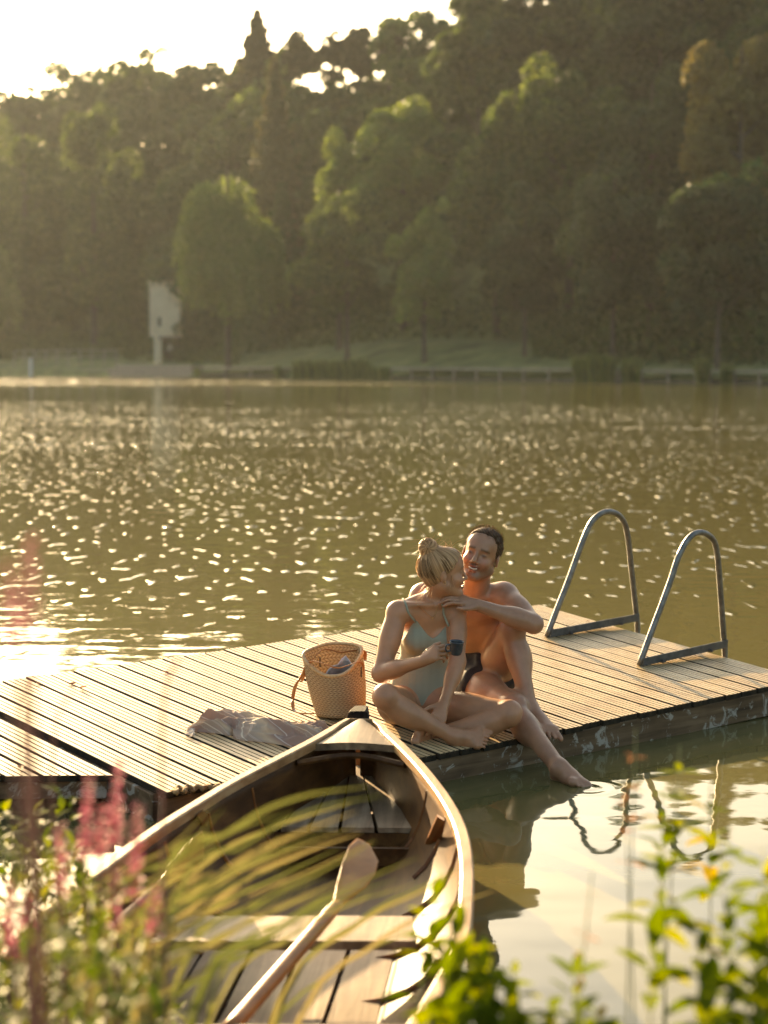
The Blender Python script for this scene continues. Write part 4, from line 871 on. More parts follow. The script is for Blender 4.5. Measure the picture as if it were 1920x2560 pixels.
    XX, YY, ZZ = np.broadcast_arrays(X - ho[0], Y - ho[1], Zz - ho[2]); fl = [XX * HR[i][0] + YY * HR[i][1] + ZZ * HR[i][2] for i in range(3)]; ff, ll, uu = fl[1] / HS, fl[0] / HS, fl[2] / HS
    cut = np.where(uu > .0, ff - (.024 + .74 * uu), np.maximum(ff - (-.016 + .6 * np.maximum(uu + .03, 0)), -.068 - uu)); G.A = np.maximum(G.A, cut[:G.A.shape[0], :G.A.shape[1], :G.A.shape[2]] * .7)
    G.group([ell(B0, (.042, .040, .036), frame([-.4, 0, 1], [0, -1, 0]), .01), cone(B0 + [.01, 0, -.01], ho + np.array([-.03, 0, .07]), .028, .035, .02)], .012); HV, HF = G.mesh(); cen0 = pL(-.018, 0, .030); ax0 = nrm(B0 - cen0); e1 = nrm(np.cross(ax0, [0, 1., .2])); e2 = np.cross(ax0, e1)
    def comb(Q):      # tone runs in locks that converge on the bun
        q = Q - cen0; ph = np.arctan2(q @ e1, q @ e2); r = np.random.default_rng(8); v = np.full(len(Q), .42)
        for k in (7, 13, 23, 37, 61, 83): v += .11 * np.sin(ph * k + r.uniform(0, 6) + 3 * (q @ ax0) / .1)
        bq = Q - B0; bm = np.linalg.norm(bq, axis=1) < .046; v = np.where(bm, .5 + .3 * np.sin(np.arctan2(bq[:, 0], bq[:, 2]) * 9 + bq[:, 1] * 220), v); return np.clip(v, 0, 1)
    HN = comb(HV); qn = HV - cen0; HV = HV + qn / np.linalg.norm(qn, axis=1)[:, None] * ((HN - .4) * .0045)[:, None]
    hair = mk('hair', HV, HF, hm, body, True, attrs={'var': ('FLOAT', comb(HV))})
    R_ = np.random.default_rng(3); C = []; rr = []; cen = pL(-.018, 0, .030); Bd = nrm(B0 - cen)
    for i in range(420):
        if i % 2: a0 = R_.uniform(-1, 1); st = (.055 + .05 * (1 - a0 * a0) - .05, a0 * .078, .0 + .088 * (1 - abs(a0)) ** .6) ; st = (st[0] + .03 * st[2] / .088, st[1], st[2])
        else: a0 = R_.uniform(-1, 1); st = (-.03 - .045 * (1 - abs(a0)), a0 * .066, -.055 + R_.uniform(0, .05))
        s0 = nrm(pL(*st) - cen); tt = np.linspace(0, 1, 9); om = math.acos(np.clip(s0 @ Bd, -1, 1)); row = []
        for t_ in tt:
            d = (sin((1 - t_) * om) * s0 + sin(t_ * om) * Bd) / (sin(om) + 1e-6); dl = HR @ d; rad = 1 / math.sqrt((dl[0] / .084) ** 2 + (dl[1] / .098) ** 2 + (dl[2] / .085) ** 2) / 1 * HS
            row.append(cen + d * (rad + .0030 + .0012 * sin(i) + .006 * np.clip(dl[1], 0, 1) ** 2) + R_.normal(size=3) * .0006)
        C.append(row); rr.append(R_.uniform(.0012, .0024))
    for i in range(150):
        ax = nrm(R_.normal(size=3) + [-.6, 0, 1.2]); a = nrm(np.cross(ax, R_.normal(size=3))); b_ = np.cross(ax, a); ph = R_.uniform(0, 6); k = R_.uniform(-.7, .7)
        C.append([B0 + (a * cos(q + ph) + b_ * sin(q + ph)) * .040 * math.sqrt(1 - k * k) + ax * .037 * k for q in np.linspace(0, R_.uniform(1.5, 3.5), 9)]); rr.append(R_.uniform(.0010, .0022))
    strands(C, rr, hm, 'combed_strands', hair); C = []
    for i in range(150):
        z = R_.random()
        if z < .45: p0 = pL(-.06 + R_.normal() * .015, -.02 + R_.normal() * .03, -.045 + R_.normal() * .015); d = nrm([-.5 + R_.normal() * .5, -.3 + R_.normal() * .4, -.9])
        elif z < .7: p0 = B0 + nrm(R_.normal(size=3)) * .040; d = nrm(p0 - B0 + R_.normal(size=3) * .02)
        elif z < .9: p0 = pL(R_.uniform(-.08, .06), R_.uniform(-.05, .02), .118); d = nrm([R_.normal() * .8 - .3, R_.normal() * .5, .8])
        else: p0 = pL(.03, -.07, -.0); d = nrm([.1, -.2, -1])
        L = R_.uniform(.02, .07); w = nrm(R_.normal(size=3)); C.append([p0 + d * L * q + w * L * .35 * q * q + [0, 0, -.25 * L * q * q] for q in np.linspace(0, 1, 6)])
    strands(C, .00055, hm, 'loose_strands', hair)
    tm = pmat('teeth', (.75, .70, .60), (.85, .8, .7), 50, .3, 0)
    q = [pL(.0915 - 12 * x * x, x, -.0655 + 12 * x * x) for x in np.linspace(-.019, .019, 9)]; MB().tube(q, .0034, 5).build('teeth', tm, body, smooth=True)
    return V
WV = make_woman()

# ================================================================== the man
def make_man():
    F = Fld((-.06, 7.48, -.06), (.98, 8.92, 1.16), .0042)
    pel, wai, rib, che, nb = P(1203, 1688, 8.56), P(1193, 1622, 8.55), P(1194, 1560, 8.46), P(1190, 1515, 8.38), P(1188, 1480, 8.31)
    face = nrm([-.12, -1, -.1]); T1, T2, T3 = frame(wai - pel, face), frame(rib - wai, face), frame(che - rib, face)
    ls, rs = P(1262, 1492, 8.30), P(1058, 1492, 8.42)
    torso = [ell(pel, (.155, .11, .10), T1, .03), ell(wai, (.128, .10, .11), T2, .05), ell(rib, (.148, .105, .13), T2, .05), ell(che, (.16, .095, .085), T3, .05), ell(rib + T3[1] * .07 + T3[0] * .07 + T3[2] * .045, (.07, .035, .05), T3, .03), ell(rib + T3[1] * .07 - T3[0] * .07 + T3[2] * .045, (.07, .035, .05), T3, .03)]
    F.group(torso, .02)
    F.group([cone(ls + [-.03, .0, -.01], che, .055, .06, .04), cone(rs + [.03, 0, -.01], che, .055, .06, .04), cone(nb + [.02, .01, -.005], ls + [-.02, .01, .018], .045, .036, .03), cone(nb + [-.02, .01, -.005], rs + [.02, .01, .018], .045, .036, .03), cone(P(1196, 1500, 8.255), P(1250, 1484, 8.265), .011, .011, .03)], .04)
    ho = P(1203, 1386, 8.20); HR = frame([.30, .05, 1], [-.36, -.88, -.32]); HS = 1.02; head(F, ho, HR, HS, True, nb + [0, 0, -.02], .057)
    le, lw = P(1334, 1560, 8.085), P(1194, 1513, 8.055); re, rw = P(1022, 1590, 8.37), P(1003, 1526, 8.18)
    F.group([ell(ls, (.062,) * 3), *limb(ls, le, .054, .042, .03, (.42, .052, 0, .09)), ell(ls + [.012, 0, -.03], (.055, .05, .06), k=.03)], .035)
    F.group([*limb(le, lw, .043, .027, .02, (.30, .046, np.array([0, 0, .002]), .08))], .012)
    F.group([ell(rs, (.060,) * 3), *limb(rs, re, .054, .042, .03, (.4, .052, 0, .09)), *limb(re, rw, .042, .028, .02)], .03)
    hd = nrm(P(1150, 1498, 8.03) - lw); hand(F, lw, hd, nrm([.15, -.45, .85]), 1.0, curl=(.22, .42, .35), thumb=-1, spread=.03, thumbdir=nrm(hd + np.array([0, -.25, -.30])))
    hand(F, rw, nrm(P(998, 1500, 8.06) - rw), nrm([-.5, .2, .9]), .98, curl=(.5, .5, .4), thumb=1, spread=.07)
    lh, lk, la = P(1232, 1692, 8.50), P(1281, 1572, 8.235), P(1325, 1776, 8.125); rh, rk, ra = P(1168, 1712, 8.46), P(1285, 1768, 8.07), P(1398, 1922, 7.70)
    F.group([ell(lh, (.095,) * 3), *limb(lh, lk, .094, .060, .03, (.45, .086, np.array([0, .0, -.02]), .14)), ell(lk + [0, -.006, .004], (.060,) * 3, k=.02), ell(lk + [0, -.035, -.012], (.036, .03, .04), k=.02)], .035)
    F.group([*limb(lk + [0, -.008, -.03], la, .050, .034, .03, (.30, .058, np.array([.008, .030, 0]), .10)), cone(lk + [0, -.035, -.05], la + [0, -.02, .03], .022, .018, .02)], .016)
    F.group([ell(rh, (.095,) * 3), *limb(rh, rk, .092, .060, .03, (.4, .088, 0, .14)), ell(rk, (.060,) * 3, k=.02)], .035)
    F.group([*limb(rk + [0, -.008, -.01], ra, .052, .034, .03, (.30, .060, np.array([-.005, .012, -.012]), .10)), cone(rk + [.01, -.04, .0], ra + [0, -.01, .02], .024, .018, .02)], .016)
    hz_ = lambda x, y, h: D(x, y, h)
    foot(F, la, D(1319, 1797, .030), D(1368, 1828, .028), nrm([.34, -.85, -.42]), nrm([.1, -.1, 1]), -1, 1.02, spread=.08)
    foot(F, ra, P(1395, 1938, 7.73), P(1452, 1962, 7.605), nrm([.80, -.35, -.30]), nrm([.35, .1, 1]), -1, 1.0, spread=.03)
    V, Fc = F.mesh(); f, l, u = loc(V, ho, HR, HS); col = np.tile(SKIN_M, (len(V), 1))
    def paint(w, c): col[:] = col * (1 - w[:, None]) + np.array(c) * w[:, None]
    g = lambda d, s: np.exp(-(d / s) ** 2); sm = lambda x, a, b: np.clip((x - a) / (b - a), 0, 1)
    hz = (u > -.13) & (u < .12) & (abs(l) < .085) & (f > -.05) & (f < .125)
    beard = hz * sm(-u, .036, .055) * sm(f, -.01, .02) * (1 - sm(-u, .108, .125) * .5) * (1 - g(l, .016) * g(u + .066, .010) * .9); bn = np.sin(V[:, 0] * 900) * np.sin(V[:, 2] * 800); paint(beard * (.55 + .1 * bn), (.13, .07, .04))
    paint(hz * (f > .07) * (g(u + .056, .0045) + g(u + .076, .005)) * g(l, .020) * .8, (.36, .11, .08)); paint(hz * (f > .05) * g(u - .021 - .12 * (.03 - abs(l)), .0055) * (abs(l) > .012) * (abs(l) < .050) * .85, (.09, .045, .022))
    paint(hz * (f > .05) * g(u + .001, .0045) * g(abs(l) - .031, .012) * .9, (.035, .018, .012)); paint(hz * g(u + .030, .02) * g(abs(l) - .04, .02) * (f > .03) * .3, (.5, .15, .09)); paint(hz * (f > .06) * g(u + .0665 - 12 * l * l, .003) * (abs(l) < .026) * .9, (.10, .03, .025))
    ridge = (np.linalg.norm(V - lk, axis=1), np.linalg.norm(V - rk, axis=1)); paint(g(ridge[0], .06) * .25, (.46, .17, .10)); paint(g(ridge[1], .06) * .25, (.46, .17, .10))
    paint(g(np.linalg.norm(V - (che + T3[1] * .1), axis=1), .10) * .10, (.50, .17, .09))
    body = mk('person', V, Fc, M['skin'], None, True, attrs={'col': ('FLOAT_COLOR', np.hstack([col, np.ones((len(V), 1))]))}, base=P(1205, 1730, 8.56))
    tag(body, 'bare-chested man in dark trunks leaning over the woman, one foot dipping in the water', 'person', 'couple sitting on the jetty')
    # trunks
    G = Fld((.0, 7.9, .10), (.75, 8.85, .60), .005); fx = lambda a, b, t: a + (b - a) * t; o = .013
    G.group([ell(pel, (.155 + o, .11 + o, .10 + o), T1, .03), ell(wai, (.128 + o, .10 + o, .11 + o), T2, .05), ell(lh, (.095 + o,) * 3, k=.03), ell(lh + (lk - lh) * .3, (.098 + o,) * 3, k=.03), ell(rh + (rk - rh) * .28, (.098 + o,) * 3, k=.03), ell(rh, (.095 + o,) * 3, k=.03), cone(lh, fx(lh, lk, .34), .094 + o, .090 + o, .02), cone(rh, fx(rh, rk, .32), .092 + o, .090 + o, .02)], .02)
    sl, X, Y, Zz = G.blk(G.lo, G.lo + 1); wu = T1[2]; pc = pel + wu * .138; cut = (X - pc[0]) * wu[0] + (Y - pc[1]) * wu[1] + (Zz - pc[2]) * wu[2]
    dl, dr = nrm(lk - lh), nrm(rk - rh); ql, qr = fx(lh, lk, .36), fx(rh, rk, .34)
    cl = (X - ql[0]) * dl[0] + (Y - ql[1]) * dl[1] + (Zz - ql[2]) * dl[2]; cr = (X - qr[0]) * dr[0] + (Y - qr[1]) * dr[1] + (Zz - qr[2]) * dr[2]
    cut = np.broadcast_to(cut, G.A.shape); G.A = np.maximum(np.maximum(G.A, cut), np.maximum(np.minimum(cl, 9), np.minimum(cr, 9)) * .7); SV, SF = nets(G.A, G.h, G.lo)
    mk('swim_trunks', SV, SF, pmat('dark_trunks', (.014, .011, .011), (.030, .024, .023), 60, .85, .002), body, True)
    # short brown hair
    hm = hairmat('brown_hair', (.045, .023, .012), (.18, .10, .045), .65, .12); pL = lambda f_, l_, u_: ho + (HR[1] * f_ + HR[0] * l_ + HR[2] * u_) * HS
    H = Fld(ho - .17, ho + .19, .004); H.group([ell(pL(-.016, 0, .038), (.081 * HS, .099 * HS, .084 * HS), HR, .02), ell(pL(.036, 0, .058), (.060 * HS, .050 * HS, .048 * HS), HR, .02)], .01); sl, X, Y, Zz = H.blk(H.lo, H.lo + 1)
    XX, YY, ZZ = np.broadcast_arrays(X - ho[0], Y - ho[1], Zz - ho[2]); ll, ff, uu = [(XX * HR[i][0] + YY * HR[i][1] + ZZ * HR[i][2]) / HS for i in range(3)]
    line = .070 - .9 * np.clip(np.abs(ll) - .022, 0, .022) + .0 * uu; cut = np.where(uu > .045, ff - line, np.where(uu > -.02, ff - (.020 + .45 * uu), np.maximum(ff + .03, -.050 - uu))); cut = np.where((np.abs(ll) > .06) & (uu > .02) & (uu < .07), ff - .034, cut)
    H.A = np.maximum(H.A, cut * .7); HV, HF = H.mesh(); hair = mk('hair', HV, HF, hm, body, True, attrs={'var': ('FLOAT', np.clip(.3 + .3 * np.sin(HV[:, 0] * 500 + HV[:, 2] * 300), 0, 1))})
    R_ = np.random.default_rng(4); C = []; idx = R_.choice(len(HV), 1500); cen = pL(-.01, 0, .02)
    for i in idx:
        p0 = HV[i]; d = nrm(p0 - cen); f_, l_, u_ = loc(p0[None], ho, HR, HS)
        if u_[0] < -.04 or (np.linalg.norm(p0 - cen) < .075): continue
        L = .006 + .010 * np.clip((u_[0] - .04) / .06, 0, 1); d = nrm(d * .7 + HR[1] * .75 * (u_[0] > .06) + HR[2] * (.3 if u_[0] > .06 else -.5) + R_.normal(size=3) * .25); C.append([p0 - d * .002, p0 + d * L * .5, p0 + d * L + HR[1] * .004])
    strands(C, .0010, hm, 'hair_tufts', hair)
    q = [pL(.0920 - 12 * x * x, x, -.0655 + 12 * x * x) for x in np.linspace(-.019, .019, 9)]; MB().tube(q, .0030, 5).build('teeth', pmat('teeth_m', (.72, .68, .58), (.82, .78, .68), 50, .3, 0), body, smooth=True)
    return V
MV = make_man()
# the cup between her fingers
def make_cup():
    c = P(1141, 1620, 7.745); t = thing('espresso_cup', c - [0, 0, .03], 'small dark glazed cup held in the woman\'s right hand', 'cup'); mc = pmat('dark_glaze', (.018, .022, .028), (.06, .068, .078), 26, .22, .0008, c3=(.035, .04, .048), spec=.6)
    tilt = nrm([.06, -.10, 1]); ex = nrm(np.cross([0, 1., 0], tilt)); ey = np.cross(tilt, ex); pr = [(0, -.029), (.017, -.030), (.021, -.027), (.0265, -.012), (.0285, .004), (.0305, .024), (.0315, .029), (.0300, .0295), (.0285, .024), (.0265, .004), (.024, -.012), (.018, -.024), (0, -.025)]
    MB().loft([[c + (ex * cos(a) + ey * sin(a)) * max(r, 1e-5) * (1 + .006 * sin(z * 700)) + tilt * z for a in np.linspace(0, 2 * pi, 28, endpoint=False)] for r, z in pr]).build('cup_body', mc, t, smooth=True)
    h = nrm([-1, -.25, 0]); MB().tube(crv([c + h * .027 + tilt * .016, c + h * .043 + tilt * .015, c + h * .047 + tilt * .0, c + h * .040 - tilt * .013, c + h * .025 - tilt * .010], 16), .0036, 8).build('handle', mc, t, smooth=True)
    MB().loft([[c + (ex * cos(a) + ey * sin(a)) * r + tilt * .016 for a in np.linspace(0, 2 * pi, 20, endpoint=False)] for r in (.0265, .0001)]).build('coffee', pmat('coffee', (.01, .005, .003), (.02, .01, .005), 5, .1, 0), t)
make_cup()

# ------------------------------------------------------------------ basket, cloth, rope, fallen leaves
def make_bag():
    C0 = D(852, 1790); wm, t, b = nt('woven_palm')
    tc = N(t, 'TexCoord'); mp = N(t, 'Mapping'); mp.inputs['Scale'].default_value = (1, 1, 1); t.links.new(tc.outputs['UV'], mp.inputs[0]); sp = N(t, 'SeparateXYZ'); t.links.new(mp.outputs[0], sp.inputs[0])
    def mt(op, a, b_=None):
        q = N(t, 'Math', operation=op)
        for i, v_ in enumerate((a, b_)):
            if v_ is None: continue
            if isinstance(v_, (int, float)): q.inputs[i].default_value = v_
            else: t.links.new(v_, q.inputs[i])
        return q.outputs[0]
    u, v = sp.outputs[0], sp.outputs[1]                     # u: round the basket, v: height; herringbone rows
    tri = mt('PINGPONG', mt('MULTIPLY', v, 20), 1.0); ph = mt('ADD', mt('MULTIPLY', u, 40), mt('MULTIPLY', tri, .9)); st = mt('ABSOLUTE', mt('SINE', mt('MULTIPLY', ph, pi))); row = mt('ABSOLUTE', mt('SINE', mt('MULTIPLY', v, 20 * pi)))
    h = mt('MULTIPLY', mt('POWER', st, .5), mt('POWER', row, .35)); c = ramp(t, h, [(.2, (.20, .12, .05)), (.55, (.50, .36, .19)), (1, (.66, .51, .31))]); nn = noise(t, tc.outputs['Object'], 18, 3); c2 = mixc(t, c, (.46, .30, .14), ramp(t, nn, [(.4, (0, 0, 0)), (.75, (.5, .5, .5))]))
    t.links.new(c2, b.inputs['Base Color']); b.inputs['Roughness'].default_value = .6; bump(t, b, h, .003)
    tr = N(t, 'BsdfTranslucent'); t.links.new(c2, tr.inputs[0]); mx = N(t, 'MixShader'); mx.inputs[0].default_value = .3; t.links.new(b.outputs[0], mx.inputs[1]); t.links.new(tr.outputs[0], mx.inputs[2]); t.links.new(mx.outputs[0], t.nodes['Material Output'].inputs[0])
    bag = thing('straw_basket', C0, 'woven straw basket bag with tan leather handles behind the boat\'s bow', 'basket')
    A = nrm([.98, .18, 0]); B = nrm(np.cross([0, 0, 1.], A)); lean = np.array([-.035, -.012, 0])
    def ring(f, n=56, inn=0.):
        out = []
        for k in range(n):
            a = 2 * pi * k / n; ca, sa = cos(a), sin(a); top = .245 + .055 * sa + .030 * abs(ca) ** 3 + (.012 * ca)
            w = (.110 + .004 * f + .008 * sin(f * 3.0)) - inn; d = (.088 + .022 * f) - inn; sq = 1 + .16 * f * abs(ca) ** 6
            z = top * f; out.append(C0 + A * ca * w * sq + B * sa * d * (1 - .15 * f * abs(ca) ** 2) + np.array([0, 0, z + .006 - .0 * inn]) + lean * f)
        return out
    fs = list(np.linspace(0, 1, 15)); rings = [[C0 + (p - C0) * .02 + [0, 0, .004] for p in ring(0)], [C0 + (p - C0) * .92 for p in ring(0)]] + [ring(f) for f in fs] + [ring(f, inn=.006) for f in fs[::-1]] + [[C0 + (p - C0) * .85 for p in ring(0, inn=.006)], [C0 + (p - C0) * .02 + [0, 0, .012] for p in ring(0)]]
    o = MB().loft(rings).build('basket_body', wm, bag, smooth=True)
    uv = o.data.uv_layers.new(name='UVMap'); n = 56; nr_ = len(rings); vv = np.concatenate([[0, 0], fs, fs[::-1], [0, 0]])
    for p in o.data.polygons:
        ks = [o.data.loops[li].vertex_index for li in p.loop_indices]; kk = [k % n for k in ks]; wrap = max(kk) - min(kk) > n / 2
        for li, k in zip(p.loop_indices, ks): uv.data[li].uv = (((k % n) + (n if wrap and k % n == 0 else 0)) / n, vv[k // n])
    rim = ring(1.0, inn=.003); C = [rim[k % 56] for k in range(58)]
    MB().tube([p + [0, 0, .002] for p in C], [.0075 + .0012 * (k % 2) for k in range(58)], 7, cap=False).build('rim', pmat('rim_straw', (.42, .25, .10), (.66, .46, .24), 90, .6, .002), bag, smooth=True)
    lm = pmat('tan_leather', (.30, .12, .035), (.48, .21, .07), 14, .38, .0008, spec=.5)
    def strap(px, w=.0085): MB().tube(crv([P(x, y, Y) for x, y, Y in px], 60), w, 8, flat=([0, .5, 1.], .26)).build('handle', lm, bag, smooth=True)
    Yc = C0[1]
    strap([(904, 1700, Yc - .02), (906, 1662, Yc - .02), (893, 1655, Yc - .07), (868, 1664, Yc - .13), (845, 1670, Yc - .145), (815, 1662, Yc - .14), (786, 1653, Yc - .10), (768, 1662, Yc - .05), (756, 1690, Yc - .03), (740, 1712, Yc - .03), (732, 1745, Yc - .03), (733, 1770, Yc - .06), (742, 1781, Yc - .09), (765, 1784, Yc - .10), (786, 1784, Yc - .09)])
    strap([(912, 1650, Yc + .04), (910, 1627, Yc + .04), (880, 1627, Yc + .05), (852, 1631, Yc + .06), (822, 1624, Yc + .05), (800, 1628, Yc + .03), (782, 1650, Yc + .0), (768, 1672, Yc - .01), (755, 1702, Yc - .02), (747, 1700, Yc - .015), (752, 1685, Yc + .0)])
    for px, py in ((903, 1680), (800, 1655)): c = P(px, py, Yc - .075 if px > 850 else Yc + .05); MB().box(c, (.003, 0, 0), (0, .003, 0), (0, 0, .022), .001).build('stitching', M['endgrain'], bag)
    # linen inside
    pm = pmat('linen', (.42, .42, .45), (.60, .60, .64), 30, .8, .001); T0 = C0 + [0, 0, .15]
    V = []; nx = 10
    for i in range(nx):
        for j in range(8):
            a, b_ = (i / (nx - 1) - .5), (j / 7); V.append(T0 + A * (a * .17 + .01) + B * (.05 - .09 * b_ + .015 * sin(a * 9)) + np.array([0, 0, .125 * b_ * (1 - 1.3 * abs(a - .1)) + .012 * sin(a * 14 + b_ * 5)]) + lean * .6)
    o = mk('linen_cloth', V, [(i * 8 + j, i * 8 + j + 1, (i + 1) * 8 + j + 1, (i + 1) * 8 + j) for i in range(nx - 1) for j in range(7)], pm, smooth=True); md = o.modifiers.new('t', 'SOLIDIFY'); md.thickness = .003
    tag(o, 'pale folded linen peeking out of the straw basket', 'linen')
make_bag()
def make_towel():
    R = np.random.default_rng(12); n, m_ = 150, 64
    ax = [D(x, y) for x, y in [(478, 1827), (540, 1822), (600, 1824), (660, 1836), (720, 1848), (770, 1850), (820, 1846)]]; C = crv(ax, n); hw = np.interp(np.linspace(0, 1, n), [0, .08, .2, .4, .6, .8, 1], [.03, .06, .12, .13, .12, .13, .10])
    S_, T_ = np.meshgrid(np.linspace(0, 1, n), np.linspace(-1, 1, m_), indexing='ij'); H = np.zeros((n, m_))
    for k in range(34):      # folds: soft ridges running along and across the bundle
        s0, t0 = R.uniform(0, 1), R.uniform(-.9, .9); an = R.uniform(-.4, .4); L = R.uniform(.14, .45); w = R.uniform(.05, .11); h = R.uniform(.010, .026)
        ds, dt = (S_ - s0) * 1.1, (T_ - t0) * .16; a = ds * cos(an) + dt * sin(an); b = -ds * sin(an) + dt * cos(an) + .03 * np.sin(a * 18 + k); H += h * np.exp(-(a / L) ** 4) * np.exp(-(b / (w * .35)) ** 2)
    for k in range(46):
        s0, t0 = R.uniform(0, 1), R.uniform(-.9, .9); an = R.uniform(-.9, .9); L = R.uniform(.06, .2); w = R.uniform(.018, .035); ds, dt = (S_ - s0) * 1.1, (T_ - t0) * .16; a = ds * cos(an) + dt * sin(an); b = -ds * sin(an) + dt * cos(an) + .012 * np.sin(a * 30 + k); H += R.uniform(.005, .013) * np.exp(-(a / L) ** 4) * np.exp(-(b / (w * .35)) ** 2)
    env = np.sqrt(np.clip(1 - T_ ** 2, 0, 1)) * np.clip(np.minimum(S_ / .10, (1 - S_) / .04), 0, 1) ** .6; bulk = np.interp(S_, [0, .1, .25, .45, .65, .85, 1], [.004, .012, .022, .014, .022, .028, .02])
    H = env * (bulk + H) + .004; H = .10 * np.tanh(H / .10); V = []
    for i in range(n):
        T = nrm(C[min(i + 1, n - 1)] - C[max(i - 1, 0)]); s = nrm(np.cross(JN, T))
        for j in range(m_): V.append(C[i] + s * (hw[i] * T_[i, j] * (1 + .16 * sin(i * .11 + (j > 31) * 2)) ) + JN * H[i, j] + T * .02 * sin(j * .16 + i * .05))
    m, t, b = nt('striped_cotton'); a = N(t, 'Attribute', attribute_name='st'); 
    def st(lo_, hi_): return None
    w = ramp(t, a.outputs['Fac'], [(0, (.42, .31, .23)), (.12, (.46, .34, .25)), (.13, (.72, .62, .46)), (.15, (.72, .62, .46)), (.16, (.44, .33, .25)), (.30, (.46, .35, .26)), (.315, (.66, .58, .46)), (.33, (.46, .31, .22)), (.345, (.66, .58, .46)), (.36, (.46, .36, .27)), (.52, (.64, .50, .33)), (.66, (.38, .25, .19)), (.68, (.7, .64, .54)), (.70, (.38, .25, .19)), (1, (.42, .28, .20))])
    t.links.new(w, b.inputs['Base Color']); b.inputs['Roughness'].default_value = .9; wv = noise(t, coords(t), 260, 2); bump(t, b, wv, .0012)
    tr = N(t, 'BsdfTranslucent'); t.links.new(w, tr.inputs[0]); mx = N(t, 'MixShader'); mx.inputs[0].default_value = .25; t.links.new(b.outputs[0], mx.inputs[1]); t.links.new(tr.outputs[0], mx.inputs[2]); t.links.new(mx.outputs[0], t.nodes['Material Output'].inputs[0])
    F = [(i * m_ + j, i * m_ + j + 1, (i + 1) * m_ + j + 1, (i + 1) * m_ + j) for i in range(n - 1) for j in range(m_ - 1)]
    st_ = (S_ * 2.6 + .35 * T_ + .1 * np.sin(T_ * 5) + H * 6) % 1.0
    o = mk('beach_towel', V, F, m, None, True, attrs={'st': ('FLOAT', st_.ravel())}); tag(o, 'crumpled striped grey and cream towel with fringes lying left of the basket', 'towel')
    cs = []
    for k in range(46): p = D(478 + 10 * random.random(), 1822 + 20 * random.random(), .004); d = nrm(JB * random.uniform(-.6, .8) - JA * random.uniform(.4, 1)); cs.append([p + JN * .012, p + d * .02 + JN * .006, p + d * .04 + JN * .003 + JB * random.uniform(-.01, .01)])
    strands(cs, .0013, pmat('fringe', (.5, .46, .42), (.62, .58, .53), 40, .9, 0), 'fringe', o)
make_towel()
def make_rope():
    m = pmat('hemp_rope', (.22, .13, .05), (.45, .30, .14), 90, .9, .003); t = None; mb = MB(); R = random.Random(4)
    pts = []; 
    for i in range(20): f = i / 19; p = D(432 + 150 * f, 1976 - 14 * f + 6 * sin(i * 2.1), .012 + .008 * (sin(i * 1.7) > 0)); pts.append(p + JB * .012 * sin(i * 2.4))
    C = crv(pts, 120)
    for ph in (0, 2.09, 4.19): mb.tube([c + JN * .0055 * cos(i * .55 + ph) + JB * .0055 * sin(i * .55 + ph) for i, c in enumerate(C)], .0055, 5)
    o = mb.build('rope', m, smooth=True); tag(o, 'frayed hemp rope lying along the jetty corner beside the boat', 'rope')
    cs = []
    for i in range(90): p = C[R.randrange(len(C))]; d = nrm([R.gauss(0, 1), R.gauss(0, 1), R.uniform(-.2, .6)]); cs.append([p, p + d * .012, p + d * R.uniform(.015, .035) + [0, 0, -.006]])
    strands(cs, .0009, m, 'loose_fibres', o)
make_rope()
M['dry'] = leafmat('dry_leaf', (.16, .07, .03), (.36, .18, .07), .3)
for k, (x, y, s, lb) in enumerate([(183, 1710, .030, 'greyish dry leaf next left of the upright curled one at the back edge'), (209, 1722, .026, 'upright curled brown leaf standing in the board gap near the left back edge'), (96, 1708, .024, 'small reddish leaf nearest the back left corner of the jetty'), (415, 1680, .020, 'reddish brown leaf in the board gap at the back edge, above the towel'), (52, 1918, .030, 'dark red leaf lying on the shore gangway at the far left'), (660, 1677, .016, 'tiny brown leaf on the boards between the towel and the basket'), (1470, 1553, .018, 'dry leaf on the boards behind the left ladder hoop')]):
    c = D(x, y, .004); a = k * 1.3; e1 = nrm(JA * cos(a) + JB * sin(a)); e2 = np.cross(JN, e1); V = []
    for i in range(7):
        f = i / 6; w = s * .42 * sin(pi * min(1, f * .9 + .08)) ** .8
        for j in (-1, 0, 1): V.append(c + e1 * (f - .5) * s * 1.5 + e2 * w * j * (1 + .2 * (i % 2)) + JN * (abs(j) * w * (.7 if k == 1 else .35) + s * .25 * (f - .4) ** 2 + (s * .5 * f if k == 1 else 0)))
    tag(mk('fallen_leaf', V, [(i * 3 + j, i * 3 + j + 1, (i + 1) * 3 + j + 1, (i + 1) * 3 + j) for i in range(6) for j in range(2)], M['dry'], attrs={'var': ('FLOAT', [.2 + .1 * (k % 6)] * 21)}), lb, 'leaf', 'dry leaves on the boards')

# ------------------------------------------------------------------ the near bank and its plants
BKX = [-6, -3.2, -1.9, -1.28, -1.12, -.75, 0, 1.2, 6]; BKY = [7.0, 6.2, 5.4, 4.6, 3.3, 2.75, 2.55, 2.45, 2.4]
def bank_z(X, Y):
    e = np.interp(X, BKX, BKY) - Y; return -.25 + .55 * np.clip((e + .25) / .6, 0, 1) + .06 * np.clip(e, 0, 3) + .03 * np.sin(X * 3.1 + Y * 2.3)
def make_bank():
    xs = np.linspace(-6, 6, 61); ys = np.linspace(-3, 8, 61); V = [(x, y, float(bank_z(x, y)) + .02 * rng.normal()) for y in ys for x in xs]; n = 61
    F = [(i * n + j, i * n + j + 1, (i + 1) * n + j + 1, (i + 1) * n + j) for i in range(60) for j in range(60)]
    tag(mk('near_bank', V, F, pmat('bank_soil', (.03, .028, .012), (.08, .075, .03), 3, .95, .03), smooth=True), 'overgrown earth bank in the foreground', 'bank', kind='structure')
make_bank()
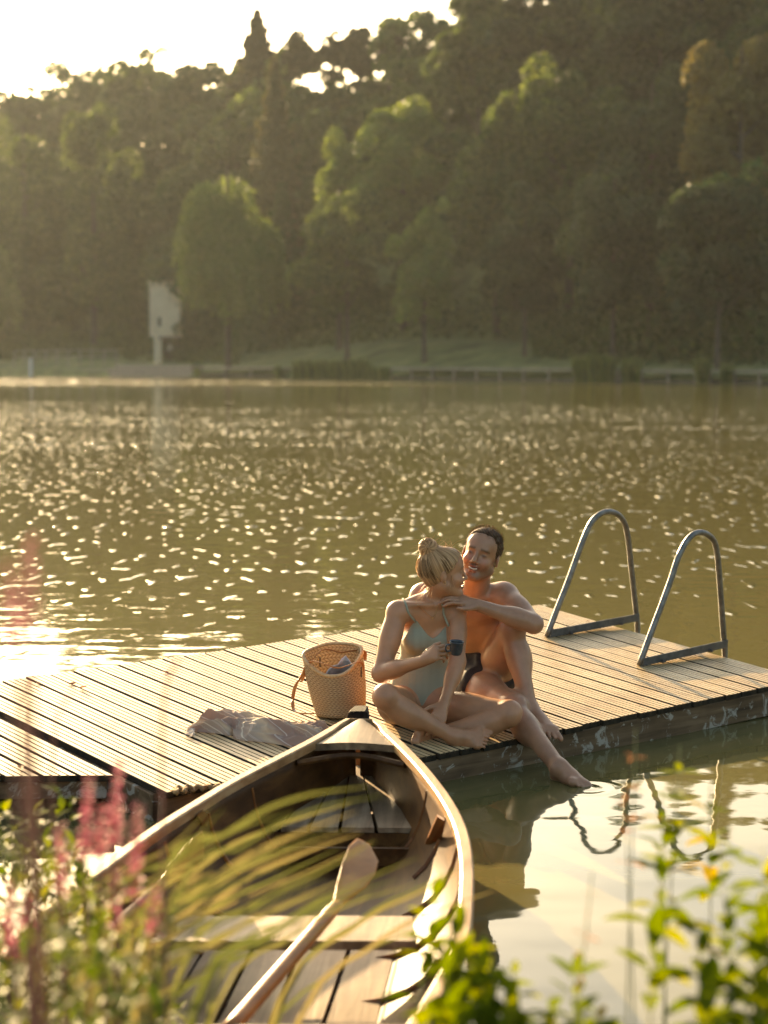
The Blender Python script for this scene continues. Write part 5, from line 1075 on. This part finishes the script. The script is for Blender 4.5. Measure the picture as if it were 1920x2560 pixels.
M['fresh'] = leafmat('fresh_leaf', (.045, .075, .010), (.22, .23, .022), .45, cc=(.10, .135, .014)); M['yellow'] = leafmat('yellow_leaf', (.22, .19, .02), (.36, .27, .03), .4); M['rust'] = leafmat('rust_leaf', (.20, .10, .05), (.34, .20, .11), .4)
M['blade'] = leafmat('grass_blade', (.06, .078, .026), (.22, .19, .085), .32, cc=(.12, .13, .045)); M['pink'] = leafmat('pink_petal', (.34, .10, .13), (.66, .33, .33), .4, cc=(.52, .20, .24)); M['redstem'] = pmat('red_stem', (.16, .05, .03), (.30, .12, .07), 20, .6, 0)
M['greenstem'] = pmat('green_stem', (.07, .09, .02), (.16, .17, .05), 20, .6, 0)
def leaf_blade(p, d, up, L, w, bend=.25, n=6):
    """a pointed leaf folded along its midrib: 3 verts per row"""
    d = nrm(d); s = nrm(np.cross(d, up)); u = np.cross(s, d); V = []
    for i in range(n + 1):
        f = i / n; ww = w * .5 * (sin(pi * f ** .8) ** .9 + .02) if i < n else .0005; c = p + d * L * f - u * bend * L * f * f
        V += [c - s * ww + u * ww * .3, c, c + s * ww + u * ww * .3]
    F = [(i * 3 + j, i * 3 + j + 1, (i + 1) * 3 + j + 1, (i + 1) * 3 + j) for i in range(n) for j in range(2)]; return V, F
class LB(MB):
    def __init__(s): super().__init__(); s.v = []
    def leaf(s, *a, var=.5, **k): V, F = leaf_blade(*a, **k); s.add(V, F); s.v += [var] * len(V)
    def done(s, name, m, parent=None): return mk(name, np.concatenate(s.V), s.F, m, parent, attrs={'var': ('FLOAT', s.v)}) if s.V else None
def base_of(px, Y, dx=0.): X = (px - 960) / F_PX * Y + dx; return np.array([X, Y, float(bank_z(X, Y)) - .02])
def shrub(label, stems, L, seed, n_leaf=14, yel=.08, grp='leafy green shrubs in the foreground', lo=.25, w=.36, ym='yellow'):
    R = random.Random(seed); b0 = base_of(*stems[0][1]); t = thing('leafy_shrub', b0, label, 'shrub', grp); lf, yl = LB(), LB()
    for top, bs in stems:
        a = P(*top); b = base_of(*bs); mid = (a + b) / 2 + np.array([R.uniform(-.05, .05), R.uniform(-.05, .05), .05]); C = crv([b, mid, a], 24); MB().tube(C, np.linspace(.0030, .0011, 24), 6).build('stem', M['greenstem'], t)
        for k in range(n_leaf):
            f = lo + (1 - lo) * (k + R.random() * .5) / n_leaf; i = min(int(f * 23), 22); p = C[i]; T = nrm(C[i + 1] - C[i])
            for q in (0, 1):
                an = k * 1.57 + q * pi + R.uniform(-.4, .4); side = nrm(np.cross(T, [cos(an), sin(an), .1])); d = nrm(side + T * R.uniform(.1, .8) + [0, 0, R.uniform(-.3, .2)]); l = L * R.uniform(.6, 1.1) * (1 - .3 * (f > .93))
                (yl if R.random() < yel else lf).leaf(p + d * .006, d, nrm(T + [R.uniform(-.3, .3), R.uniform(-.3, .3), .3]), l, l * w, bend=R.uniform(.1, .45), var=min(1, max(0, R.gauss(.5, .25))))
    lf.done('foliage', M['fresh'], t); yl.done('yellowed_leaves', M[ym], t); return t
shrub('bright yellow-green shoot standing alone against the water below the right ladder', [((1700, 1862, 3.5), (1640, 3.0, .05)), ((1775, 1960, 3.55), (1700, 3.0, .1)), ((1655, 1985, 3.5), (1660, 3.0))], .070, 3, 9, .22, lo=.86, w=.44)
shrub('tall leafy shrub with broad backlit leaves at the right edge of the photo', [((1800, 2075, 3.0), (1800, 2.2, .05)), ((1905, 2120, 3.1), (1900, 2.2, .08)), ((1660, 2110, 3.0), (1790, 2.2, .02)), ((1930, 2330, 2.9), (1950, 2.1, .05)), ((1740, 2300, 2.9), (1850, 2.1, .05)), ((1850, 2440, 2.8), (1850, 2.0, .1)), ((1905, 2230, 3.0), (1990, 2.1, 0.)), ((1790, 2520, 2.7), (1850, 2.0, 0.)), ((1900, 2520, 2.7), (1900, 2.0, 0.))], .080, 5, 8, .03, lo=.70, w=.42)
shrub('dense leafy shrub rising over the boat\'s right side at the bottom', [((1085, 2200, 3.1), (1060, 2.3)), ((1150, 2250, 3.1), (1080, 2.3)), ((1210, 2330, 3.0), (1120, 2.3)), ((1110, 2420, 2.9), (1100, 2.2)), ((1230, 2460, 2.9), (1150, 2.2)), ((1170, 2530, 2.8), (1160, 2.2)), ((1060, 2540, 2.7), (1060, 2.2)), ((1290, 2400, 2.95), (1190, 2.2)), ((1130, 2345, 3.0), (1090, 2.2))], .076, 8, 9, .03, lo=.72, w=.42)
shrub('short leafy sprig at the bottom edge between the two larger shrubs', [((1440, 2400, 2.9), (1440, 2.3)), ((1375, 2490, 2.85), (1420, 2.3)), ((1500, 2510, 2.8), (1470, 2.3))], .072, 11, 10, .04, lo=.80, w=.42)
shrub('thin bare-topped shoot with tiny blurred buds between the sprig and the ladder reflection', [((1480, 2180, 2.9), (1470, 2.3))], .018, 13, 6, .8, lo=.8, ym='rust')
shrub('reddish withered shoot in front of the jetty edge, left of the bright yellow-green shoot', [((1590, 1820, 3.3), (1560, 2.8)), ((1560, 1930, 3.3), (1560, 2.8))], .030, 17, 7, 1.0, lo=.88, ym='rust')
def loosestrife(label, spikes, seed, m='pink', fol=True, rr_=1.):
    R = random.Random(seed); b0 = base_of(spikes[0][2], spikes[0][0][2]); t = thing('loosestrife', b0, label, 'flower', 'purple loosestrife plants in the foreground'); pt, lf = LB(), LB()
    for top, ylo, bx in spikes:
        pt = LB(); a = P(*top); s = P(bx * .35 + top[0] * .65, ylo, top[2]); b = base_of(bx, top[2] - .15); C = crv([b, (b + s) / 2 + [.01, 0, .04], s, a], 40); MB().tube(C, np.linspace(.005, .0015, 40), 5).build('stem', M['redstem'], t)
        L = np.linalg.norm(a - s); n = int(L / .0032)
        for k in range(n):
            f = k / n; p = s + (a - s) * f; an = k * 2.4; r = .019 * rr_ * (1 - .55 * f); d = nrm([cos(an), sin(an), R.uniform(.1, .9)]); p = p + d * .003
            for q in range(2): d2 = nrm(d + np.array([R.gauss(0, .45) for _ in range(3)])); pt.leaf(p, d2, [0, 0, 1.], r * R.uniform(.8, 1.3), r * .65, bend=.2, n=2, var=min(1, max(0, R.gauss(.5, .28))))
        pt.done('flower_spike', M[m], t)
        for k in range(18 if fol else 0):
            f = .3 + .36 * k / 18; i = int(f * 39); an = (k // 2) * 1.57 + (k % 2) * pi; d = nrm([cos(an), sin(an), R.uniform(.2, .8)]); lf.leaf(C[i], d, [0, 0, 1.], R.uniform(.05, .09), .013, bend=.3, var=R.random())
    if fol: lf.done('foliage', M['fresh'], t)
loosestrife('very blurred pink spikes at the left edge of the photo, above the jetty corner', [((78, 1345, 1.75), 1560, 70), ((22, 1400, 1.7), 1620, 30), ((50, 1480, 1.75), 1600, 60)], 1, fol=False, rr_=.6)
loosestrife('pink flowering plant in front of the gangway tip, tallest of the lower left group', [((300, 1900, 2.9), 2120, 250), ((222, 1945, 2.9), 2160, 190), ((150, 2060, 2.85), 2240, 160), ((262, 2010, 2.9), 2150, 230)], 2)
loosestrife('pink flowering plant with two long spikes left of the slim oar', [((345, 2010, 2.95), 2250, 320), ((395, 2215, 2.9), 2340, 350), ((290, 2180, 2.9), 2330, 280)], 3)
loosestrife('small pink flowering plant at the bottom left edge of the photo', [((20, 2200, 2.7), 2400, 40), ((75, 2240, 2.7), 2330, 60)], 4)
def seedstalk(label, top, mid, bx, r=.007):
    a, s = P(*top), P(*mid); b = base_of(bx, top[2] - .1); C = crv([b, (b + s) / 2 + [.02, 0, .03], s, a], 40); t = thing('seed_stalk', b, label, 'seed stalk', 'reddish seed stalks in the foreground'); R = random.Random(int(top[0]))
    MB().tube(C, np.linspace(.004, .0012, 40), 5).build('stem', M['redstem'], t); lf = LB()
    for k in range(260): f = .55 + .45 * k / 260; i = min(int(f * 39), 38); d = nrm([R.gauss(0, 1), R.gauss(0, 1), 1.2]); lf.leaf(C[i] + (C[i + 1] - C[i]) * R.random(), d, [0, 0, 1.], R.uniform(.6, 1.4) * r * (1.5 - f), .003, n=2, var=R.random())
    lf.done('seed_head', M['pink'], t)
seedstalk('curved reddish stalk crossing the jetty boards left of the towel', (445, 1640, 2.7), (405, 1850, 2.7), 330)
seedstalk('thin reddish stalk nearest the dark gap of the gangway', (90, 1690, 2.6), (60, 1850, 2.6), 40, .005)
seedstalk('olive stalk leaning right between the gap and the curved reddish stalk', (190, 1700, 2.7), (130, 1930, 2.7), 100, .004)
def grass():
    R = random.Random(21); lf = LB()
    def blade(b, mids, tip, w, var, n=16):
        C = crv([b] + mids + [tip], n); V = []; s0 = None
        for i, c in enumerate(C):
            T = nrm(C[min(i + 1, n - 1)] - C[max(i - 1, 0)]); s = nrm(np.cross(T, [R.uniform(-.02, .02), 1, .35])); f = i / (n - 1); ww = w * .5 * (1 - f ** 2.5) + .0004; V += [c - s * ww, c + nrm(np.cross(s, T)) * ww * .4, c + s * ww]
        lf.add(V, [(i * 3 + j, i * 3 + j + 1, (i + 1) * 3 + j + 1, (i + 1) * 3 + j) for i in range(n - 1) for j in range(2)]); lf.v += [var] * len(V)
    # the big arching blades over the boat, tip positions seen in the photo
    for (tx, ty), (mx_, my) in [((925, 1955), (700, 1985)), ((880, 1990), (640, 2060)), ((905, 2070), (700, 2130)), ((850, 2120), (640, 2190)), ((800, 2040), (560, 2150)), ((1050, 2145), (850, 2200)), ((770, 2170), (560, 2240)), ((890, 2030), (690, 2080)), ((940, 2110), (760, 2170)), ((700, 2080), (480, 2190)), ((820, 2225), (600, 2290)), ((1000, 2200), (800, 2235)), ((560, 2010), (400, 2130)), ((900, 2180), (680, 2250)), ((740, 2010), (560, 2060)), ((640, 2120), (470, 2210)), ((1180, 2160), (1010, 2220)), ((1240, 2230), (1060, 2265)), ((860, 2300), (650, 2340)), ((650, 2200), (480, 2260))]:
        for rep in range(2):
            jx, jy = (0, 0) if rep == 0 else (R.uniform(-110, 60), R.uniform(-30, 70)); Y = R.uniform(2.9, 3.6); b = base_of(mx_ - 560 + jx, Y - .1)
            blade(b, [P(mx_ - 330 + jx, my + 330 + jy, Y - .05), P(mx_ - 120 + jx, my + 95 + jy, Y), P(mx_ + 40 + jx, my + jy + 10, Y)], P(tx + jx, ty + jy + R.uniform(-10, 20), Y + .1), R.uniform(.007, .013) * (1, .7, .55)[rep], R.uniform(.1, 1))
    o = lf.done('tall_grass', M['blade']); tag(o, 'long arching grass blades blurred in the foreground over the boat', 'grass', kind='stuff'); lf = LB()
    for i in range(620):      # thick growth at the lower left
        x0 = R.uniform(-150, 460) ; Y = R.uniform(2.3, 3.9); b = base_of(x0, Y); h = R.uniform(.22, .60) * (1 if x0 < 200 else .6); d = np.array([R.gauss(.06, .13), R.gauss(0, .1), 0]); blade(b, [b + d * .4 + [0, 0, h * .6]], b + d * 1.3 + [0, 0, h], R.uniform(.005, .011), R.uniform(0, .8), 8)
    for i in range(90):
        x0 = R.uniform(1000, 1950); Y = R.uniform(2.0, 2.7); b = base_of(x0, Y); h = R.uniform(.12, .32); d = np.array([R.gauss(.04, .1), R.gauss(0, .08), 0]); blade(b, [b + d * .4 + [0, 0, h * .6]], b + d + [0, 0, h], R.uniform(.004, .009), R.uniform(0, .8), 8)
    tag(lf.done('short_grass', M['fresh']), 'upright green grass growing on the near bank', 'grass', kind='stuff')
    lf = LB()
    for i in range(4200):      # leafy herbs under and between
        x0 = R.uniform(-260, 420); Y = R.uniform(2.4, 4.6); X = (x0 - 960) / F_PX * Y; 
        ymax = 2010 + 70 * sin(x0 * .03) + 50 * sin(x0 * .071) + (0 if x0 < 140 else 40 + (x0 - 140) * 2.0); zt = HC - (ymax - HZ) / F_PX * Y; z0 = float(bank_z(X, Y))
        if x0 < 300 and R.random() < .5: Y = R.uniform(3.2, 4.4); X = (x0 - 960) / F_PX * Y; z0 = float(bank_z(X, Y)); zt = HC - (ymax - HZ) / F_PX * Y
        if zt < z0: continue
        z = z0 + (min(zt, z0 + .95) - z0) * R.random() ** .5; d = nrm([R.gauss(0, 1), R.gauss(0, 1), R.gauss(.3, .6)]); l = R.uniform(.025, .06); lf.leaf(np.array([X, Y, z]), d, [0, 0, 1.], l, l * .4, bend=.3, n=3, var=R.random())
    tag(lf.done('herbs', M['fresh']), 'dense green herbs covering the bank at the lower left', 'herbs', kind='stuff')
grass()

# ------------------------------------------------------------------ sunlit evening air
def make_haze():
    m = bpy.data.materials.new('haze'); m.use_nodes = True; t = m.node_tree; t.nodes.clear(); o = t.nodes.new('ShaderNodeOutputMaterial'); v = t.nodes.new('ShaderNodeVolumePrincipled')
    v.inputs['Color'].default_value = (.92, .97, 1, 1); v.inputs['Density'].default_value = .000062; v.inputs['Anisotropy'].default_value = .5; t.links.new(v.outputs[0], o.inputs['Volume'])
    tag(MB().abox(-190, 150, -30, 560, -2.2, 75).build('haze', m), 'warm sunlit haze over the lake', 'haze', kind='stuff')
make_haze()
